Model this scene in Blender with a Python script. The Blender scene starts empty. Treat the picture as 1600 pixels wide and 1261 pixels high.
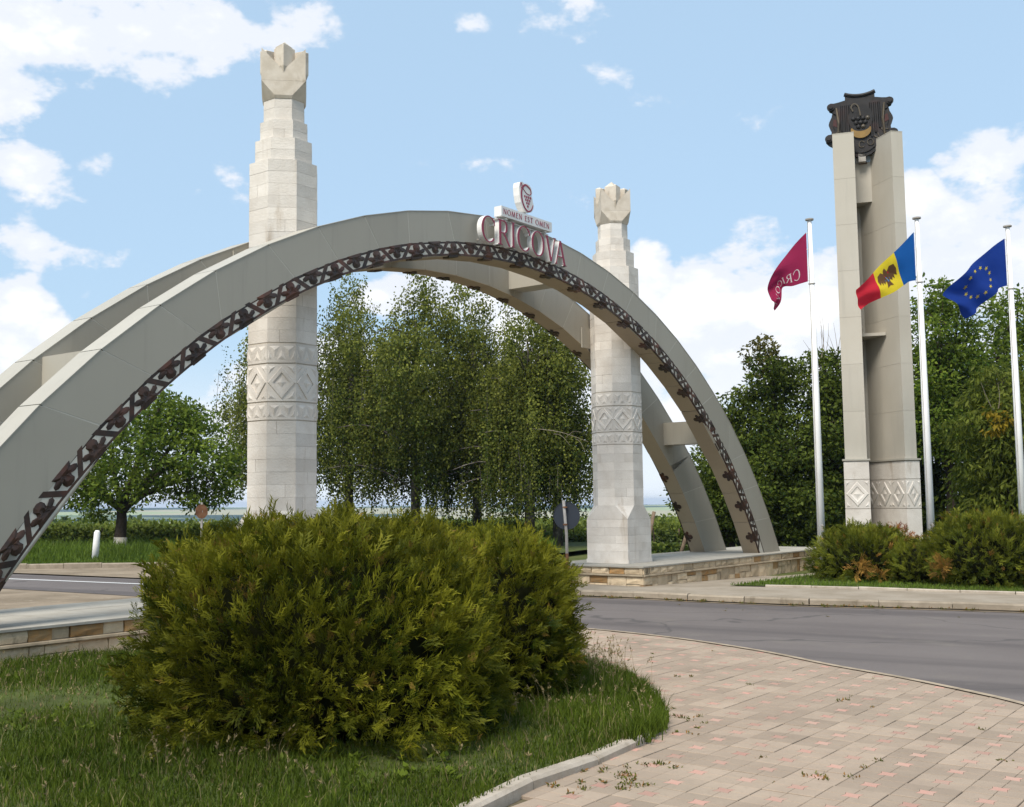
import bpy, bmesh, math, random
import numpy as np
from mathutils import Vector, Matrix, noise

random.seed(7)
RNG = np.random.default_rng(7)
SC = bpy.context.scene
COL = SC.collection

# ------------------------------------------------------------------ camera
CAM_H = 1.6
F_PX, CX_PX, IMG_W = 1741.7, 712.45, 1600.0
PITCH, ROLL = 0.0889, -0.0089
fw = Vector((0, math.cos(PITCH), math.sin(PITCH)))
up0 = Vector((0, -math.sin(PITCH), math.cos(PITCH)))
rt0 = Vector((1, 0, 0))
rt = rt0 * math.cos(ROLL) + up0 * math.sin(ROLL)
up = up0 * math.cos(ROLL) - rt0 * math.sin(ROLL)
cam_d = bpy.data.cameras.new('camera')
cam_d.sensor_fit = 'HORIZONTAL'
cam_d.sensor_width = 36.0
cam_d.lens = F_PX / IMG_W * 36.0
cam_d.shift_x = (IMG_W / 2 - CX_PX) / IMG_W
cam_d.clip_start = 0.1
cam_d.clip_end = 20000
cam = bpy.data.objects.new('camera', cam_d)
M = Matrix((rt, up, -fw)).transposed().to_4x4()
M.translation = (0, 0, CAM_H)
cam.matrix_world = M
COL.objects.link(cam)
SC.camera = cam

# ------------------------------------------------------------------ sky, sun, exposure
SUN_DIR = Vector((-0.42, -0.72, 1.10)).normalized()      # towards the sun
SUN_EL = math.asin(SUN_DIR.z)
SUN_ROT = math.atan2(SUN_DIR.x, SUN_DIR.y)
SKY_STRENGTH = 0.10
SUN_STRENGTH = 3.7
EXPOSURE = 0.38

world = bpy.data.worlds.new('World')
SC.world = world
world.use_nodes = True
nt = world.node_tree
for n_ in list(nt.nodes):
    nt.nodes.remove(n_)
def wn(t, **k):
    n_ = nt.nodes.new(t)
    for a, b in k.items():
        setattr(n_, a, b)
    return n_
def wmath(op, a, b=None, c=None, clamp=False):
    n_ = wn('ShaderNodeMath', operation=op, use_clamp=clamp)
    for i, v in enumerate((a, b, c)):
        if v is None:
            continue
        if isinstance(v, (int, float)):
            n_.inputs[i].default_value = v
        else:
            nt.links.new(v, n_.inputs[i])
    return n_.outputs[0]
def wdot(sock, v):
    n_ = wn('ShaderNodeVectorMath', operation='DOT_PRODUCT')
    nt.links.new(sock, n_.inputs[0])
    n_.inputs[1].default_value = v
    return n_.outputs['Value']
sky = wn('ShaderNodeTexSky', sky_type='NISHITA')
sky.sun_disc = False
sky.sun_elevation = SUN_EL
sky.sun_rotation = SUN_ROT
sky.air_density = 1.0
sky.dust_density = 2.2
sky.ozone_density = 1.3
tc = wn('ShaderNodeTexCoord')
DIR = tc.outputs['Generated']
def fbm(scale, detail, rough, offs=(0, 0, 0), stretch=(1, 1, 1.6)):
    mp = wn('ShaderNodeMapping')
    mp.inputs['Location'].default_value = offs
    mp.inputs['Scale'].default_value = stretch
    nt.links.new(DIR, mp.inputs['Vector'])
    tx = wn('ShaderNodeTexNoise')
    tx.inputs['Scale'].default_value = scale
    tx.inputs['Detail'].default_value = detail
    tx.inputs['Roughness'].default_value = rough
    nt.links.new(mp.outputs[0], tx.inputs['Vector'])
    return tx.outputs['Fac']
def sky_dir(x, z):      # x, z: tangents of the bearing and of the height
    return Vector((x, 1.0, z)).normalized()
# cumulus banks: bearing tangent, height tangent, half width, half height, weight
BANKS = [
    (-0.384, 0.433, 0.154, 0.046, 1.0), (-0.242, 0.444, 0.101, 0.034, 0.95), (-0.153, 0.455, 0.036, 0.025, 0.8), (-0.401, 0.384, 0.071, 0.031, 0.9),
    (-0.313, 0.402, 0.095, 0.028, 0.8), (-0.385, 0.467, 0.119, 0.037, 1.0), (-0.387, 0.305, 0.044, 0.023, 1.15), (-0.326, 0.311, 0.025, 0.023, 1.15),
    (-0.352, 0.293, 0.041, 0.018, 1.0), (-0.396, 0.181, 0.035, 0.029, 1.1), (-0.403, 0.134, 0.041, 0.035, 1.0), (-0.372, 0.157, 0.035, 0.021, 0.9),
    (-0.269, 0.236, 0.035, 0.013, 0.62), (-0.406, 0.237, 0.032, 0.014, 0.6), (-0.371, 0.223, 0.047, 0.009, 0.35), (-0.332, 0.188, 0.015, 0.008, 0.3),
    (0.1, 0.45, 0.039, 0.027, 1.1), (0.022, 0.44, 0.017, 0.009, 0.32), (0.268, 0.225, 0.038, 0.036, 1.5), (0.235, 0.192, 0.047, 0.033, 1.45),
    (0.275, 0.18, 0.076, 0.035, 1.45), (0.174, 0.199, 0.029, 0.03, 1.3), (0.191, 0.158, 0.081, 0.038, 1.35), (0.319, 0.174, 0.052, 0.035, 1.35),
    (0.253, 0.122, 0.121, 0.041, 1.25), (0.334, 0.203, 0.026, 0.018, 1.1), (0.427, 0.265, 0.035, 0.03, 1.5), (0.499, 0.291, 0.05, 0.045, 1.55),
    (0.462, 0.25, 0.076, 0.039, 1.5), (0.536, 0.315, 0.035, 0.03, 1.45), (0.448, 0.202, 0.105, 0.047, 1.4), (0.41, 0.144, 0.098, 0.047, 1.25),
    (0.542, 0.219, 0.082, 0.06, 1.3), (-0.065, 0.183, 0.052, 0.024, 0.9), (-0.006, 0.189, 0.052, 0.024, 0.9), (-0.088, 0.131, 0.064, 0.029, 0.85),
    (0.08, 0.153, 0.064, 0.029, 0.85), (-0.007, 0.095, 0.173, 0.035, 0.8), (-0.186, 0.132, 0.026, 0.035, 0.8), (0.194, 0.082, 0.115, 0.035, 0.9),
    (-0.238, 0.08, 0.115, 0.029, 0.7),
    (.80, .17, .16, .08, 1.0), (-.70, .14, .14, .09, 1.0), (-.72, .42, .16, .08, .8), (.85, .40, .12, .07, .9)]
mask = None
for (bx, bz, hx, hz, wgt) in BANKS:
    c = sky_dir(bx, bz)
    r_ = Vector((1, 0, 0)); r_ = (r_ - c * r_.dot(c)).normalized()
    u_ = r_.cross(c).normalized()
    if u_.z < 0: u_ = -u_
    k = 1.0 / math.sqrt(1 + bx * bx + bz * bz)
    dx = wmath('MULTIPLY_ADD', wdot(DIR, r_), 1 / (hx * k), 0.0)
    dz = wmath('MULTIPLY_ADD', wdot(DIR, u_), 1 / (hz * k), 0.0)
    r2 = wmath('ADD', wmath('MULTIPLY', dx, dx), wmath('MULTIPLY', dz, dz))
    front = wmath('GREATER_THAN', wdot(DIR, c), 0.0)
    m = wmath('MULTIPLY', wmath('MULTIPLY', wmath('SUBTRACT', 1.35, r2), wgt * .75), front)
    mask = m if mask is None else wmath('MAXIMUM', mask, m)
mask = wmath('MAXIMUM', mask, -0.55)
# the rest of the sky, away from the picture, carries the same kind of broken cloud
rest = wmath('MULTIPLY_ADD', fbm(2.6, 2, .5, (3, 1, 2)), 4.0, -2.25)
away = wmath('MULTIPLY_ADD', wdot(DIR, Vector((0.02, 1, .3)).normalized()), -6.0, 4.9, clamp=True)
mask = wmath('MAXIMUM', mask, wmath('MULTIPLY_ADD', away, wmath('ADD', rest, .6), -.6))
nz = fbm(9.0, 7, .58)
nz2 = fbm(30.0, 4, .6, (5, 2, 1))
dens = wmath('ADD', wmath('ADD', wmath('MULTIPLY', mask, .60), wmath('MULTIPLY_ADD', nz, 3.4, -1.84)), wmath('MULTIPLY_ADD', nz2, .9, -.45))
cov = wn('ShaderNodeMapRange', interpolation_type='SMOOTHSTEP')
cov.inputs['From Min'].default_value = -.04
cov.inputs['From Max'].default_value = .34
nt.links.new(dens, cov.inputs['Value'])
thick = wn('ShaderNodeMapRange', interpolation_type='SMOOTHSTEP')
thick.inputs['From Min'].default_value = .3
thick.inputs['From Max'].default_value = 1.3
nt.links.new(wmath('ADD', dens, wmath('MULTIPLY_ADD', fbm(14, 3, .55, (7, 3, 2.2)), 1.6, -.9)), thick.inputs['Value'])
ccol = wn('ShaderNodeMix', data_type='RGBA')
ccol.inputs['A'].default_value = (7.0, 7.3, 7.9, 1)
ccol.inputs['B'].default_value = (10.4, 10.2, 9.9, 1)
nt.links.new(thick.outputs[0], ccol.inputs['Factor'])
# thin high veil that pales the blue
pale = wn('ShaderNodeMix', data_type='RGBA')
pale.inputs['B'].default_value = (4.9, 6.9, 8.9, 1)
pale.inputs['Factor'].default_value = .62
nt.links.new(sky.outputs[0], pale.inputs['A'])
mixc = wn('ShaderNodeMix', data_type='RGBA')
nt.links.new(wmath('MULTIPLY', cov.outputs[0], .94), mixc.inputs['Factor'])
nt.links.new(pale.outputs['Result'], mixc.inputs['A'])
nt.links.new(ccol.outputs['Result'], mixc.inputs['B'])
elev = wn('ShaderNodeSeparateXYZ')
nt.links.new(DIR, elev.inputs[0])
low = wn('ShaderNodeMapRange', interpolation_type='SMOOTHSTEP')
low.inputs['From Min'].default_value = .16
low.inputs['From Max'].default_value = -.02
nt.links.new(elev.outputs['Z'], low.inputs['Value'])
veil = wn('ShaderNodeMix', data_type='RGBA')
veil.inputs['B'].default_value = (8.1, 8.5, 8.9, 1)
nt.links.new(wmath('MULTIPLY', low.outputs[0], .85), veil.inputs['Factor'])
nt.links.new(mixc.outputs['Result'], veil.inputs['A'])
bg = wn('ShaderNodeBackground')
bg.inputs['Strength'].default_value = SKY_STRENGTH
nt.links.new(veil.outputs['Result'], bg.inputs['Color'])
world.cycles.sampling_method = 'MANUAL'
world.cycles.sample_map_resolution = 512
wo = wn('ShaderNodeOutputWorld')
nt.links.new(bg.outputs[0], wo.inputs['Surface'])

sun_d = bpy.data.lights.new('sun', 'SUN')
sun_d.energy = SUN_STRENGTH
sun_d.angle = math.radians(22)
sun_d.color = (1.0, .945, .86)
sun = bpy.data.objects.new('sun', sun_d)
sun.rotation_euler = (-SUN_DIR).to_track_quat('-Z', 'Y').to_euler()
sun.location = SUN_DIR * 60
COL.objects.link(sun)
SC.view_settings.view_transform = 'Standard'
SC.view_settings.look = 'None'
SC.view_settings.gamma = 1.0
SC.view_settings.use_curve_mapping = False
SC.view_settings.exposure = EXPOSURE
try:
    SC.cycles.max_bounces = 6
    SC.cycles.transparent_max_bounces = 6
    SC.cycles.volume_bounces = 0
except Exception:
    pass

# ------------------------------------------------------------------ helpers
ORG = {}
def link(o, parent=None):
    COL.objects.link(o)
    if parent is not None:
        o.parent = parent
    return o
def tag(o, label=None, cat=None, group=None, kind=None):
    if label: o['label'] = label
    if cat: o['category'] = cat
    if group: o['group'] = group
    if kind: o['kind'] = kind
    return o
def thing(name, loc, label, cat, group=None):
    o = bpy.data.objects.new(name, None)
    o.location = loc
    o.empty_display_size = .2
    link(o)
    ORG[o.name] = Vector(loc)
    return tag(o, label, cat, group)
def origin(parent):
    if parent is None: return Vector((0, 0, 0))
    return ORG.get(parent.name, Vector((0, 0, 0)))
def obj(name, V, Fc, mat, parent=None, smooth=False, mats=None, fm=None):
    """one mesh object from world coordinates"""
    o_ = origin(parent)
    me = bpy.data.meshes.new(name)
    me.from_pydata([tuple(Vector(v) - o_) for v in V], [], Fc)
    if mats:
        for m_ in mats: me.materials.append(m_)
        if fm: me.polygons.foreach_set('material_index', fm)
    else:
        me.materials.append(mat)
    if smooth:
        me.polygons.foreach_set('use_smooth', [True] * len(me.polygons))
    me.update()
    ob = bpy.data.objects.new(name, me)
    ORG[ob.name] = o_
    return link(ob, parent)
def inst(name, me, M_, parent):
    o_ = origin(parent)
    ob = bpy.data.objects.new(name, me)
    link(ob, parent)
    m2 = M_.copy()
    m2.translation = m2.translation - o_
    ob.matrix_local = m2
    ORG[ob.name] = M_.translation.copy()
    return ob
def big(name, V, quads, mat, parent=None, tint=None, smooth=False, tris=None):
    """large mesh from numpy arrays (world coordinates); 4-gons and/or triangles"""
    o_ = origin(parent)
    V = np.asarray(V, dtype=np.float32) - np.array(o_, dtype=np.float32)
    me = bpy.data.meshes.new(name)
    nq = 0 if quads is None else len(quads)
    nt_ = 0 if tris is None else len(tris)
    loops = []
    if nq: loops.append(np.asarray(quads, dtype=np.int32).ravel())
    if nt_: loops.append(np.asarray(tris, dtype=np.int32).ravel())
    loops = np.concatenate(loops)
    me.vertices.add(len(V)); me.vertices.foreach_set('co', V.ravel())
    me.loops.add(len(loops)); me.loops.foreach_set('vertex_index', loops)
    me.polygons.add(nq + nt_)
    st = np.concatenate([np.arange(nq) * 4, nq * 4 + np.arange(nt_) * 3]).astype(np.int32)
    me.polygons.foreach_set('loop_start', st)
    if smooth:
        me.polygons.foreach_set('use_smooth', np.ones(nq + nt_, dtype=bool))
    me.update(calc_edges=True)
    if tint is not None:
        a = me.attributes.new('tint', 'FLOAT', 'POINT')
        a.data.foreach_set('value', np.asarray(tint, dtype=np.float32))
    me.materials.append(mat)
    ob = bpy.data.objects.new(name, me)
    ORG[ob.name] = o_
    return link(ob, parent)
def merge(parts):
    V, Fc = [], []
    for v, f in parts:
        b = len(V)
        V += list(v)
        Fc += [tuple(i + b for i in q) for q in f]
    return V, Fc
def prism(poly, o_, ex, ey, ez, d0, d1):
    """2-D polygon in frame (o; ex, ey), extruded along ez from d0 to d1"""
    o_, ex, ey, ez = Vector(o_), Vector(ex), Vector(ey), Vector(ez)
    n = len(poly)
    V = [o_ + ex * x + ey * y + ez * d0 for x, y in poly] + [o_ + ex * x + ey * y + ez * d1 for x, y in poly]
    Fc = [tuple(range(n - 1, -1, -1)), tuple(range(n, 2 * n))]
    Fc += [(i, (i + 1) % n, n + (i + 1) % n, n + i) for i in range(n)]
    return V, Fc
def box(o_, ex, ey, ez, x0, x1, y0, y1, z0, z1):
    return prism([(x0, y0), (x1, y0), (x1, y1), (x0, y1)], o_, ex, ey, ez, z0, z1)
def wbox(x0, x1, y0, y1, z0, z1):
    return box((0, 0, 0), (1, 0, 0), (0, 1, 0), (0, 0, 1), x0, x1, y0, y1, z0, z1)
def tube(path, radii, sides=7, cap=True):
    path = [Vector(p) for p in path]
    V, Fc = [], []
    n = len(path)
    for i, p in enumerate(path):
        t = (path[min(i + 1, n - 1)] - path[max(i - 1, 0)]).normalized()
        a = t.orthogonal().normalized() if abs(t.z) > .95 else t.cross(Vector((0, 0, 1))).normalized()
        b = t.cross(a)
        r = radii[i] if isinstance(radii, (list, tuple)) else radii
        for k in range(sides):
            w = 2 * math.pi * k / sides
            V.append(p + (a * math.cos(w) + b * math.sin(w)) * r)
    for i in range(n - 1):
        for k in range(sides):
            k2 = (k + 1) % sides
            Fc.append((i * sides + k, i * sides + k2, (i + 1) * sides + k2, (i + 1) * sides + k))
    if cap:
        Fc.append(tuple(range(sides - 1, -1, -1)))
        Fc.append(tuple((n - 1) * sides + k for k in range(sides)))
    return V, Fc
def hull(pts):
    bm = bmesh.new()
    for p in pts: bm.verts.new(p)
    r = bmesh.ops.convex_hull(bm, input=bm.verts)
    bm.verts.ensure_lookup_table()
    bm.verts.index_update()
    V = [v.co.copy() for v in bm.verts]
    Fc = [tuple(v.index for v in f.verts) for f in bm.faces]
    bm.free()
    return V, Fc
def flat(poly, z):
    return [Vector((x, y, z)) for x, y in poly], [tuple(range(len(poly)))]
def in_poly(P, poly):
    P = np.asarray(P); x, y = P[:, 0], P[:, 1]
    ins = np.zeros(len(P), bool)
    n = len(poly)
    for i in range(n):
        x0, y0 = poly[i]; x1, y1 = poly[(i + 1) % n]
        if y0 == y1: continue
        c = ((y0 > y) != (y1 > y)) & (x < (x1 - x0) * (y - y0) / (y1 - y0) + x0)
        ins ^= c
    return ins
def smooth_line(pts, k=4):
    """Catmull-Rom through 2-D points"""
    out = []
    P = [Vector((p[0], p[1], 0)) for p in pts]
    for i in range(len(P) - 1):
        p0, p1, p2, p3 = P[max(i - 1, 0)], P[i], P[i + 1], P[min(i + 2, len(P) - 1)]
        for j in range(k):
            t = j / k
            q = .5 * ((2 * p1) + (p2 - p0) * t + (2 * p0 - 5 * p1 + 4 * p2 - p3) * t * t + (3 * p1 - p0 - 3 * p2 + p3) * t ** 3)
            out.append((q.x, q.y))
    out.append((P[-1].x, P[-1].y))
    return out

# ------------------------------------------------------------------ materials
class NT:
    def __init__(self, name):
        self.m = bpy.data.materials.new(name)
        self.m.use_nodes = True
        self.t = self.m.node_tree
        self.b = self.t.nodes['Principled BSDF']
        self.out = self.t.nodes['Material Output']
        g = self.t.nodes.new('ShaderNodeNewGeometry')
        self.pos = g.outputs['Position']
    def n(self, t, **k):
        x = self.t.nodes.new(t)
        for a, b in k.items(): setattr(x, a, b)
        return x
    def put(self, s, v):
        if isinstance(v, (int, float)): s.default_value = v
        elif isinstance(v, (tuple, list)): s.default_value = tuple(v) + ((1,) if len(v) == 3 and s.type == 'RGBA' else ())
        else: self.t.links.new(v, s)
    def math(self, op, a, b=0.0, c=0.0, clamp=False):
        x = self.n('ShaderNodeMath', operation=op, use_clamp=clamp)
        for i, v in enumerate((a, b, c)): self.put(x.inputs[i], v)
        return x.outputs[0]
    def noise(self, scale, detail=5, rough=.55, stretch=(1, 1, 1), vec=None, offs=(0, 0, 0)):
        mp = self.n('ShaderNodeMapping')
        mp.inputs['Scale'].default_value = stretch
        mp.inputs['Location'].default_value = offs
        self.t.links.new(vec or self.pos, mp.inputs['Vector'])
        x = self.n('ShaderNodeTexNoise')
        x.inputs['Scale'].default_value = scale
        x.inputs['Detail'].default_value = detail
        x.inputs['Roughness'].default_value = rough
        self.t.links.new(mp.outputs[0], x.inputs['Vector'])
        return x.outputs['Fac']
    def ramp(self, v, a, b):
        x = self.n('ShaderNodeMapRange', interpolation_type='SMOOTHSTEP')
        self.put(x.inputs['Value'], v)
        x.inputs['From Min'].default_value = a
        x.inputs['From Max'].default_value = b
        return x.outputs[0]
    def mix(self, f, a, b, mode='MIX'):
        x = self.n('ShaderNodeMix', data_type='RGBA', blend_type=mode)
        self.put(x.inputs['Factor'], f); self.put(x.inputs['A'], a); self.put(x.inputs['B'], b)
        return x.outputs['Result']
    def scale(self, col, f):
        x = self.n('ShaderNodeVectorMath', operation='SCALE')
        self.put(x.inputs[0], col); self.put(x.inputs['Scale'], f)
        return x.outputs[0]
    def rnd(self):
        return self.n('ShaderNodeObjectInfo').outputs['Random']
    def attr(self, name='tint'):
        x = self.n('ShaderNodeAttribute', attribute_name=name)
        return x.outputs['Fac']
    def bump(self, h, strength=.3, dist=.01):
        x = self.n('ShaderNodeBump')
        x.inputs['Strength'].default_value = strength
        x.inputs['Distance'].default_value = dist
        self.put(x.inputs['Height'], h)
        self.t.links.new(x.outputs[0], self.b.inputs['Normal'])
    def done(self, col, rough=.7, spec=.3, metal=0.0):
        self.put(self.b.inputs['Base Color'], col)
        self.put(self.b.inputs['Roughness'], rough)
        self.put(self.b.inputs['Specular IOR Level'], spec)
        self.put(self.b.inputs['Metallic'], metal)
        return self.m

def m_stone(name, a, b, rnd=.14, scale=3.0, bump=.25, stain=None, stain_amt=.5, dist=.008, streak=(1, 1, .35)):
    k = NT(name)
    f = k.noise(scale, 7, .6)
    c = k.mix(k.ramp(f, .3, .7), a, b)
    if stain:
        s = k.ramp(k.noise(scale * .9, 6, .62, streak, offs=(3, 8, 2)), .56, .74)
        c = k.mix(k.math('MULTIPLY', s, stain_amt), c, stain)
    c = k.scale(c, k.math('MULTIPLY_ADD', k.rnd(), rnd * 2, 1 - rnd))
    k.bump(k.noise(scale * 14, 6, .65), bump, dist)
    return k.done(c, .85, .2)
def m_paint(name, a, b=None, rough=.45, scale=1.2, rnd=.03, spec=.35, streaks=0.0, metal=0.0):
    k = NT(name)
    b = b or tuple(x * .9 for x in a)
    c = k.mix(k.ramp(k.noise(scale, 5, .55), .3, .7), a, b)
    if streaks:
        s = k.ramp(k.noise(3.0, 5, .6, (2.2, 2.2, .16)), .52, .8)
        c = k.mix(k.math('MULTIPLY', s, streaks), c, tuple(x * .62 for x in a))
    c = k.scale(c, k.math('MULTIPLY_ADD', k.rnd(), rnd * 2, 1 - rnd))
    k.bump(k.noise(scale * 5, 4, .5), .05, .004)
    return k.done(c, rough, spec, metal)
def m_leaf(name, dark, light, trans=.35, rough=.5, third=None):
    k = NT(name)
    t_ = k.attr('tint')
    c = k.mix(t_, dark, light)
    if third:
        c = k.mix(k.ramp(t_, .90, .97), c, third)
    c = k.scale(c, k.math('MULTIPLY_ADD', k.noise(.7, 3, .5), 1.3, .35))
    k.done(c, rough, .07)
    tr = k.n('ShaderNodeBsdfTranslucent')
    k.put(tr.inputs['Color'], k.scale(c, 1.3))
    mx = k.n('ShaderNodeMixShader')
    mx.inputs[0].default_value = trans
    k.t.links.new(k.b.outputs[0], mx.inputs[1])
    k.t.links.new(tr.outputs[0], mx.inputs[2])
    k.t.links.new(mx.outputs[0], k.out.inputs['Surface'])
    return k.m
def m_plain(name, c, rough=.6, spec=.3, metal=0.0):
    k = NT(name)
    return k.done(k.scale(k.mix(k.noise(8, 4), c, tuple(x * .85 for x in c)), 1.0), rough, spec, metal)

MAT = {}
MAT['pillar'] = m_stone('limestone', (.65, .605, .545), (.55, .50, .44), .10, 2.6, .8, (.40, .33, .255), .85, .008, (1.6, 1.6, .3))
MAT['pillar_core'] = m_stone('limestone_joint', (.50, .44, .37), (.42, .37, .30), .0, 3, .2)
MAT['crown'] = m_stone('weathered_limestone', (.58, .52, .44), (.47, .41, .33), .05, 4.5, .6, (.20, .155, .10), .8, .006, (1, 1, .6))
MAT['rubble'] = m_stone('sandstone', (.66, .52, .345), (.53, .41, .27), .24, 7, .9, (.10, .075, .05), .8, .02, (1, 1, .4))
MAT['rubble_ochre'] = m_stone('ochre_sandstone', (.44, .24, .09), (.36, .25, .13), .2, 9, .9, (.12, .07, .04), .6, .02)
MAT['mortar'] = m_stone('mortar', (.30, .25, .18), (.24, .19, .13), 0, 8, .5)
MAT['ledge'] = m_stone('ledge_stone', (.36, .29, .20), (.25, .20, .135), .1, 5, .5, (.09, .07, .05), .7, .01)
MAT['slab'] = m_stone('platform_slab', (.37, .345, .295), (.31, .285, .24), .08, 4, .08, (.26, .24, .2), .4, .002)
for k_ in ('slab',):
    MAT[k_].node_tree.nodes['Principled BSDF'].inputs['Roughness'].default_value = .8
    MAT[k_].node_tree.nodes['Principled BSDF'].inputs['Specular IOR Level'].default_value = .08
MAT['clad'] = m_paint('cladding', (.375, .345, .285), (.35, .32, .262), .5, .5, .045, .3, .35)
MAT['clad_edge'] = m_paint('cladding_edge', (.39, .365, .31), (.365, .34, .285), .5, .8, .03, .3, .3)
MAT['clad_soffit_bounce'] = m_paint('soffit_warm_bounce', (.37, .295, .205), (.335, .265, .185), .55, .6, .03, .3, .2)  # cladding tone browned: warm light bounced off the ground is put into it
MAT['clad_core'] = m_paint('cladding_joint', (.56, .525, .45), None, .6)
MAT['clad_tower'] = m_paint('tower_cladding', (.45, .415, .35), (.42, .385, .32), .5, .9, .045, .3, .32)
MAT['band'] = m_paint('frieze_ground', (.50, .45, .36), None, .6, 2, .02, .3, .2)
def m_rust(name, a, b, c, rough=.42):
    k = NT(name)
    f = k.ramp(k.noise(7, 6, .65), .35, .65)
    col = k.mix(f, a, b)
    col = k.mix(k.ramp(k.noise(2.6, 4, .5, (1, 1, 1), None, (4, 4, 4)), .53, .68), col, c)
    col = k.scale(col, k.math('MULTIPLY_ADD', k.rnd(), .7, .65))
    k.bump(k.noise(60, 4, .6), .25, .004)
    return k.done(col, rough, .4, .25)
MAT['bronze'] = m_rust('aged_copper', (.030, .019, .014), (.062, .032, .021), (.10, .038, .022))
MAT['emblem'] = m_rust('blackened_copper', (.009, .0085, .0085), (.015, .013, .0125), (.022, .013, .012), .6)
MAT['gold'] = m_rust('dull_gold', (.26, .155, .04), (.21, .125, .035), (.18, .105, .03), .5)
MAT['brass'] = m_rust('tarnished_brass', (.085, .065, .04), (.055, .045, .032), (.12, .09, .055), .45)
MAT['white'] = m_paint('white_enamel', (.78, .76, .73), None, .4, 3, .01)
MAT['crimson'] = m_paint('crimson_film', (.28, .022, .055), None, .4, 3, .01)
MAT['pole'] = m_paint('white_pole', (.84, .83, .81), None, .7, 2, .01)
MAT['steel'] = m_paint('galvanised_steel', (.36, .34, .31), (.28, .25, .22), .5, 6, .02, .4, .3)
MAT['rusty'] = m_rust('rusted_steel', (.16, .07, .035), (.24, .12, .06), (.10, .045, .025), .8)
MAT['signback'] = m_paint('sign_back', (.035, .042, .055), None, .5, 3)
MAT['bark'] = m_stone('bark', (.075, .055, .04), (.04, .03, .022), 0, 9, .9, None, 0, .03)
MAT['birch'] = m_stone('birch_bark', (.16, .14, .12), (.05, .042, .036), 0, 5, .6, (.36, .33, .29), .8, .02, (1, 1, 1.5))
MAT['deadwood'] = m_stone('bleached_twig', (.26, .22, .17), (.18, .145, .11), 0, 6, .5)
MAT['wood'] = m_stone('weathered_post', (.20, .145, .10), (.12, .085, .06), .1, 9, .7, None, 0, .02)
MAT['limewash'] = m_stone('limewash', (.55, .52, .46), (.42, .37, .29), 0, 9, .6, (.2, .15, .1), .6, .01)
MAT['bollard'] = m_stone('whitewashed_concrete', (.74, .73, .70), (.66, .65, .62), .03, 5, .4, (.3, .26, .2), .5, .006)
MAT['kerb'] = m_stone('kerb_concrete', (.30, .25, .19), (.23, .19, .14), .10, 5, .6, (.12, .095, .06), .7, .008)
MAT['edging'] = m_stone('whitewashed_edging', (.42, .365, .30), (.33, .28, .22), .10, 6, .6, (.17, .135, .09), .7, .008)
MAT['thuja'] = m_leaf('thuja_foliage', (.013, .028, .003), (.215, .205, .016), .25, .55, (.20, .13, .03))
MAT['thuja_far'] = m_leaf('thuja_foliage_round', (.034, .052, .007), (.19, .195, .020), .25, .55, (.24, .13, .03))
MAT['red_shrub'] = m_leaf('red_shrub_foliage', (.16, .035, .022), (.30, .13, .03), .35, .5)
MAT['dry_spray'] = m_leaf('dry_foliage', (.24, .13, .035), (.38, .22, .05), .35, .6)
MAT['birch_leaf'] = m_leaf('birch_foliage', (.034, .056, .010), (.235, .245, .045), .42)
MAT['walnut_leaf'] = m_leaf('walnut_foliage', (.040, .080, .010), (.225, .285, .040), .42)
MAT['dark_leaf'] = m_leaf('hedge_tree_foliage', (.022, .042, .008), (.150, .185, .028), .35)
MAT['droop_leaf'] = m_leaf('drooping_foliage', (.045, .068, .010), (.20, .225, .035), .42, .5, (.26, .19, .02))
MAT['yellow_leaf'] = m_leaf('sparse_tip_foliage', (.06, .06, .015), (.16, .14, .04), .45)
MAT['vine_leaf'] = m_leaf('vine_foliage', (.034, .060, .012), (.17, .20, .034), .35)
MAT['grass'] = m_leaf('grass_blades', (.034, .060, .007), (.125, .162, .018), .3, .55, (.20, .17, .075))
MAT['grass_far'] = m_leaf('verge_blades', (.050, .085, .010), (.14, .20, .030), .35, .55, (.2, .18, .08))
MAT['seed'] = m_leaf('seed_heads', (.16, .125, .06), (.30, .24, .125), .3, .7)
MAT['weed'] = m_leaf('weed_leaves', (.05, .065, .012), (.16, .16, .03), .3, .6, (.25, .13, .04))
MAT['twigs'] = m_plain('shrub_inner_shade', (.009, .010, .004), 1.0, .0)  # shade deep inside the foliage, put into the colour of a solid hull

# ------------------------------------------------------------------ the gate's own frame: s along the arch, q across it, z up
GX, GY, GTH = 0.4257, 18.9616, 0.9012
GU = Vector((math.cos(GTH), math.sin(GTH), 0))
GN = Vector((math.sin(GTH), -math.cos(GTH), 0))
GO = Vector((GX, GY, 0))
ZUP = Vector((0, 0, 1))
def g(s, q, z):
    return GO + GU * s + GN * q + ZUP * z
ZP = 0.39                                   # platform top

# ------------------------------------------------------------------ ground, far land
def terrain_z(x, y):
    r = math.hypot(x, y)
    if r < 95: return -.09
    t = min(1, (r - 95) / 500); t = t * t * (3 - 2 * t)
    z = -.09 - 26 * t
    t2 = min(1, max(0, (r - 900) / 2300)); t2 = t2 * t2 * (3 - 2 * t2)
    ridge = noise.noise(Vector((x / 900, y / 900, 3))) * 9 + noise.noise(Vector((x / 300, y / 300, 7))) * 3
    z += (23 + ridge) * t2
    if r > 3300: z -= (r - 3300) * .02
    return z
def polar(r0, r1, nr, na, a0=0.0, a1=2 * math.pi):
    V, Fc = [], []
    rs = [r0 * (r1 / r0) ** (i / (nr - 1)) for i in range(nr)]
    for r in rs:
        for j in range(na):
            a = a0 + (a1 - a0) * j / na
            V.append((r * math.cos(a), r * math.sin(a), terrain_z(r * math.cos(a), r * math.sin(a))))
    for i in range(nr - 1):
        for j in range(na):
            j2 = (j + 1) % na
            Fc.append((i * na + j, (i + 1) * na + j, (i + 1) * na + j2, i * na + j2))
    return V, Fc, rs
kt = NT('open_ground')
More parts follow.
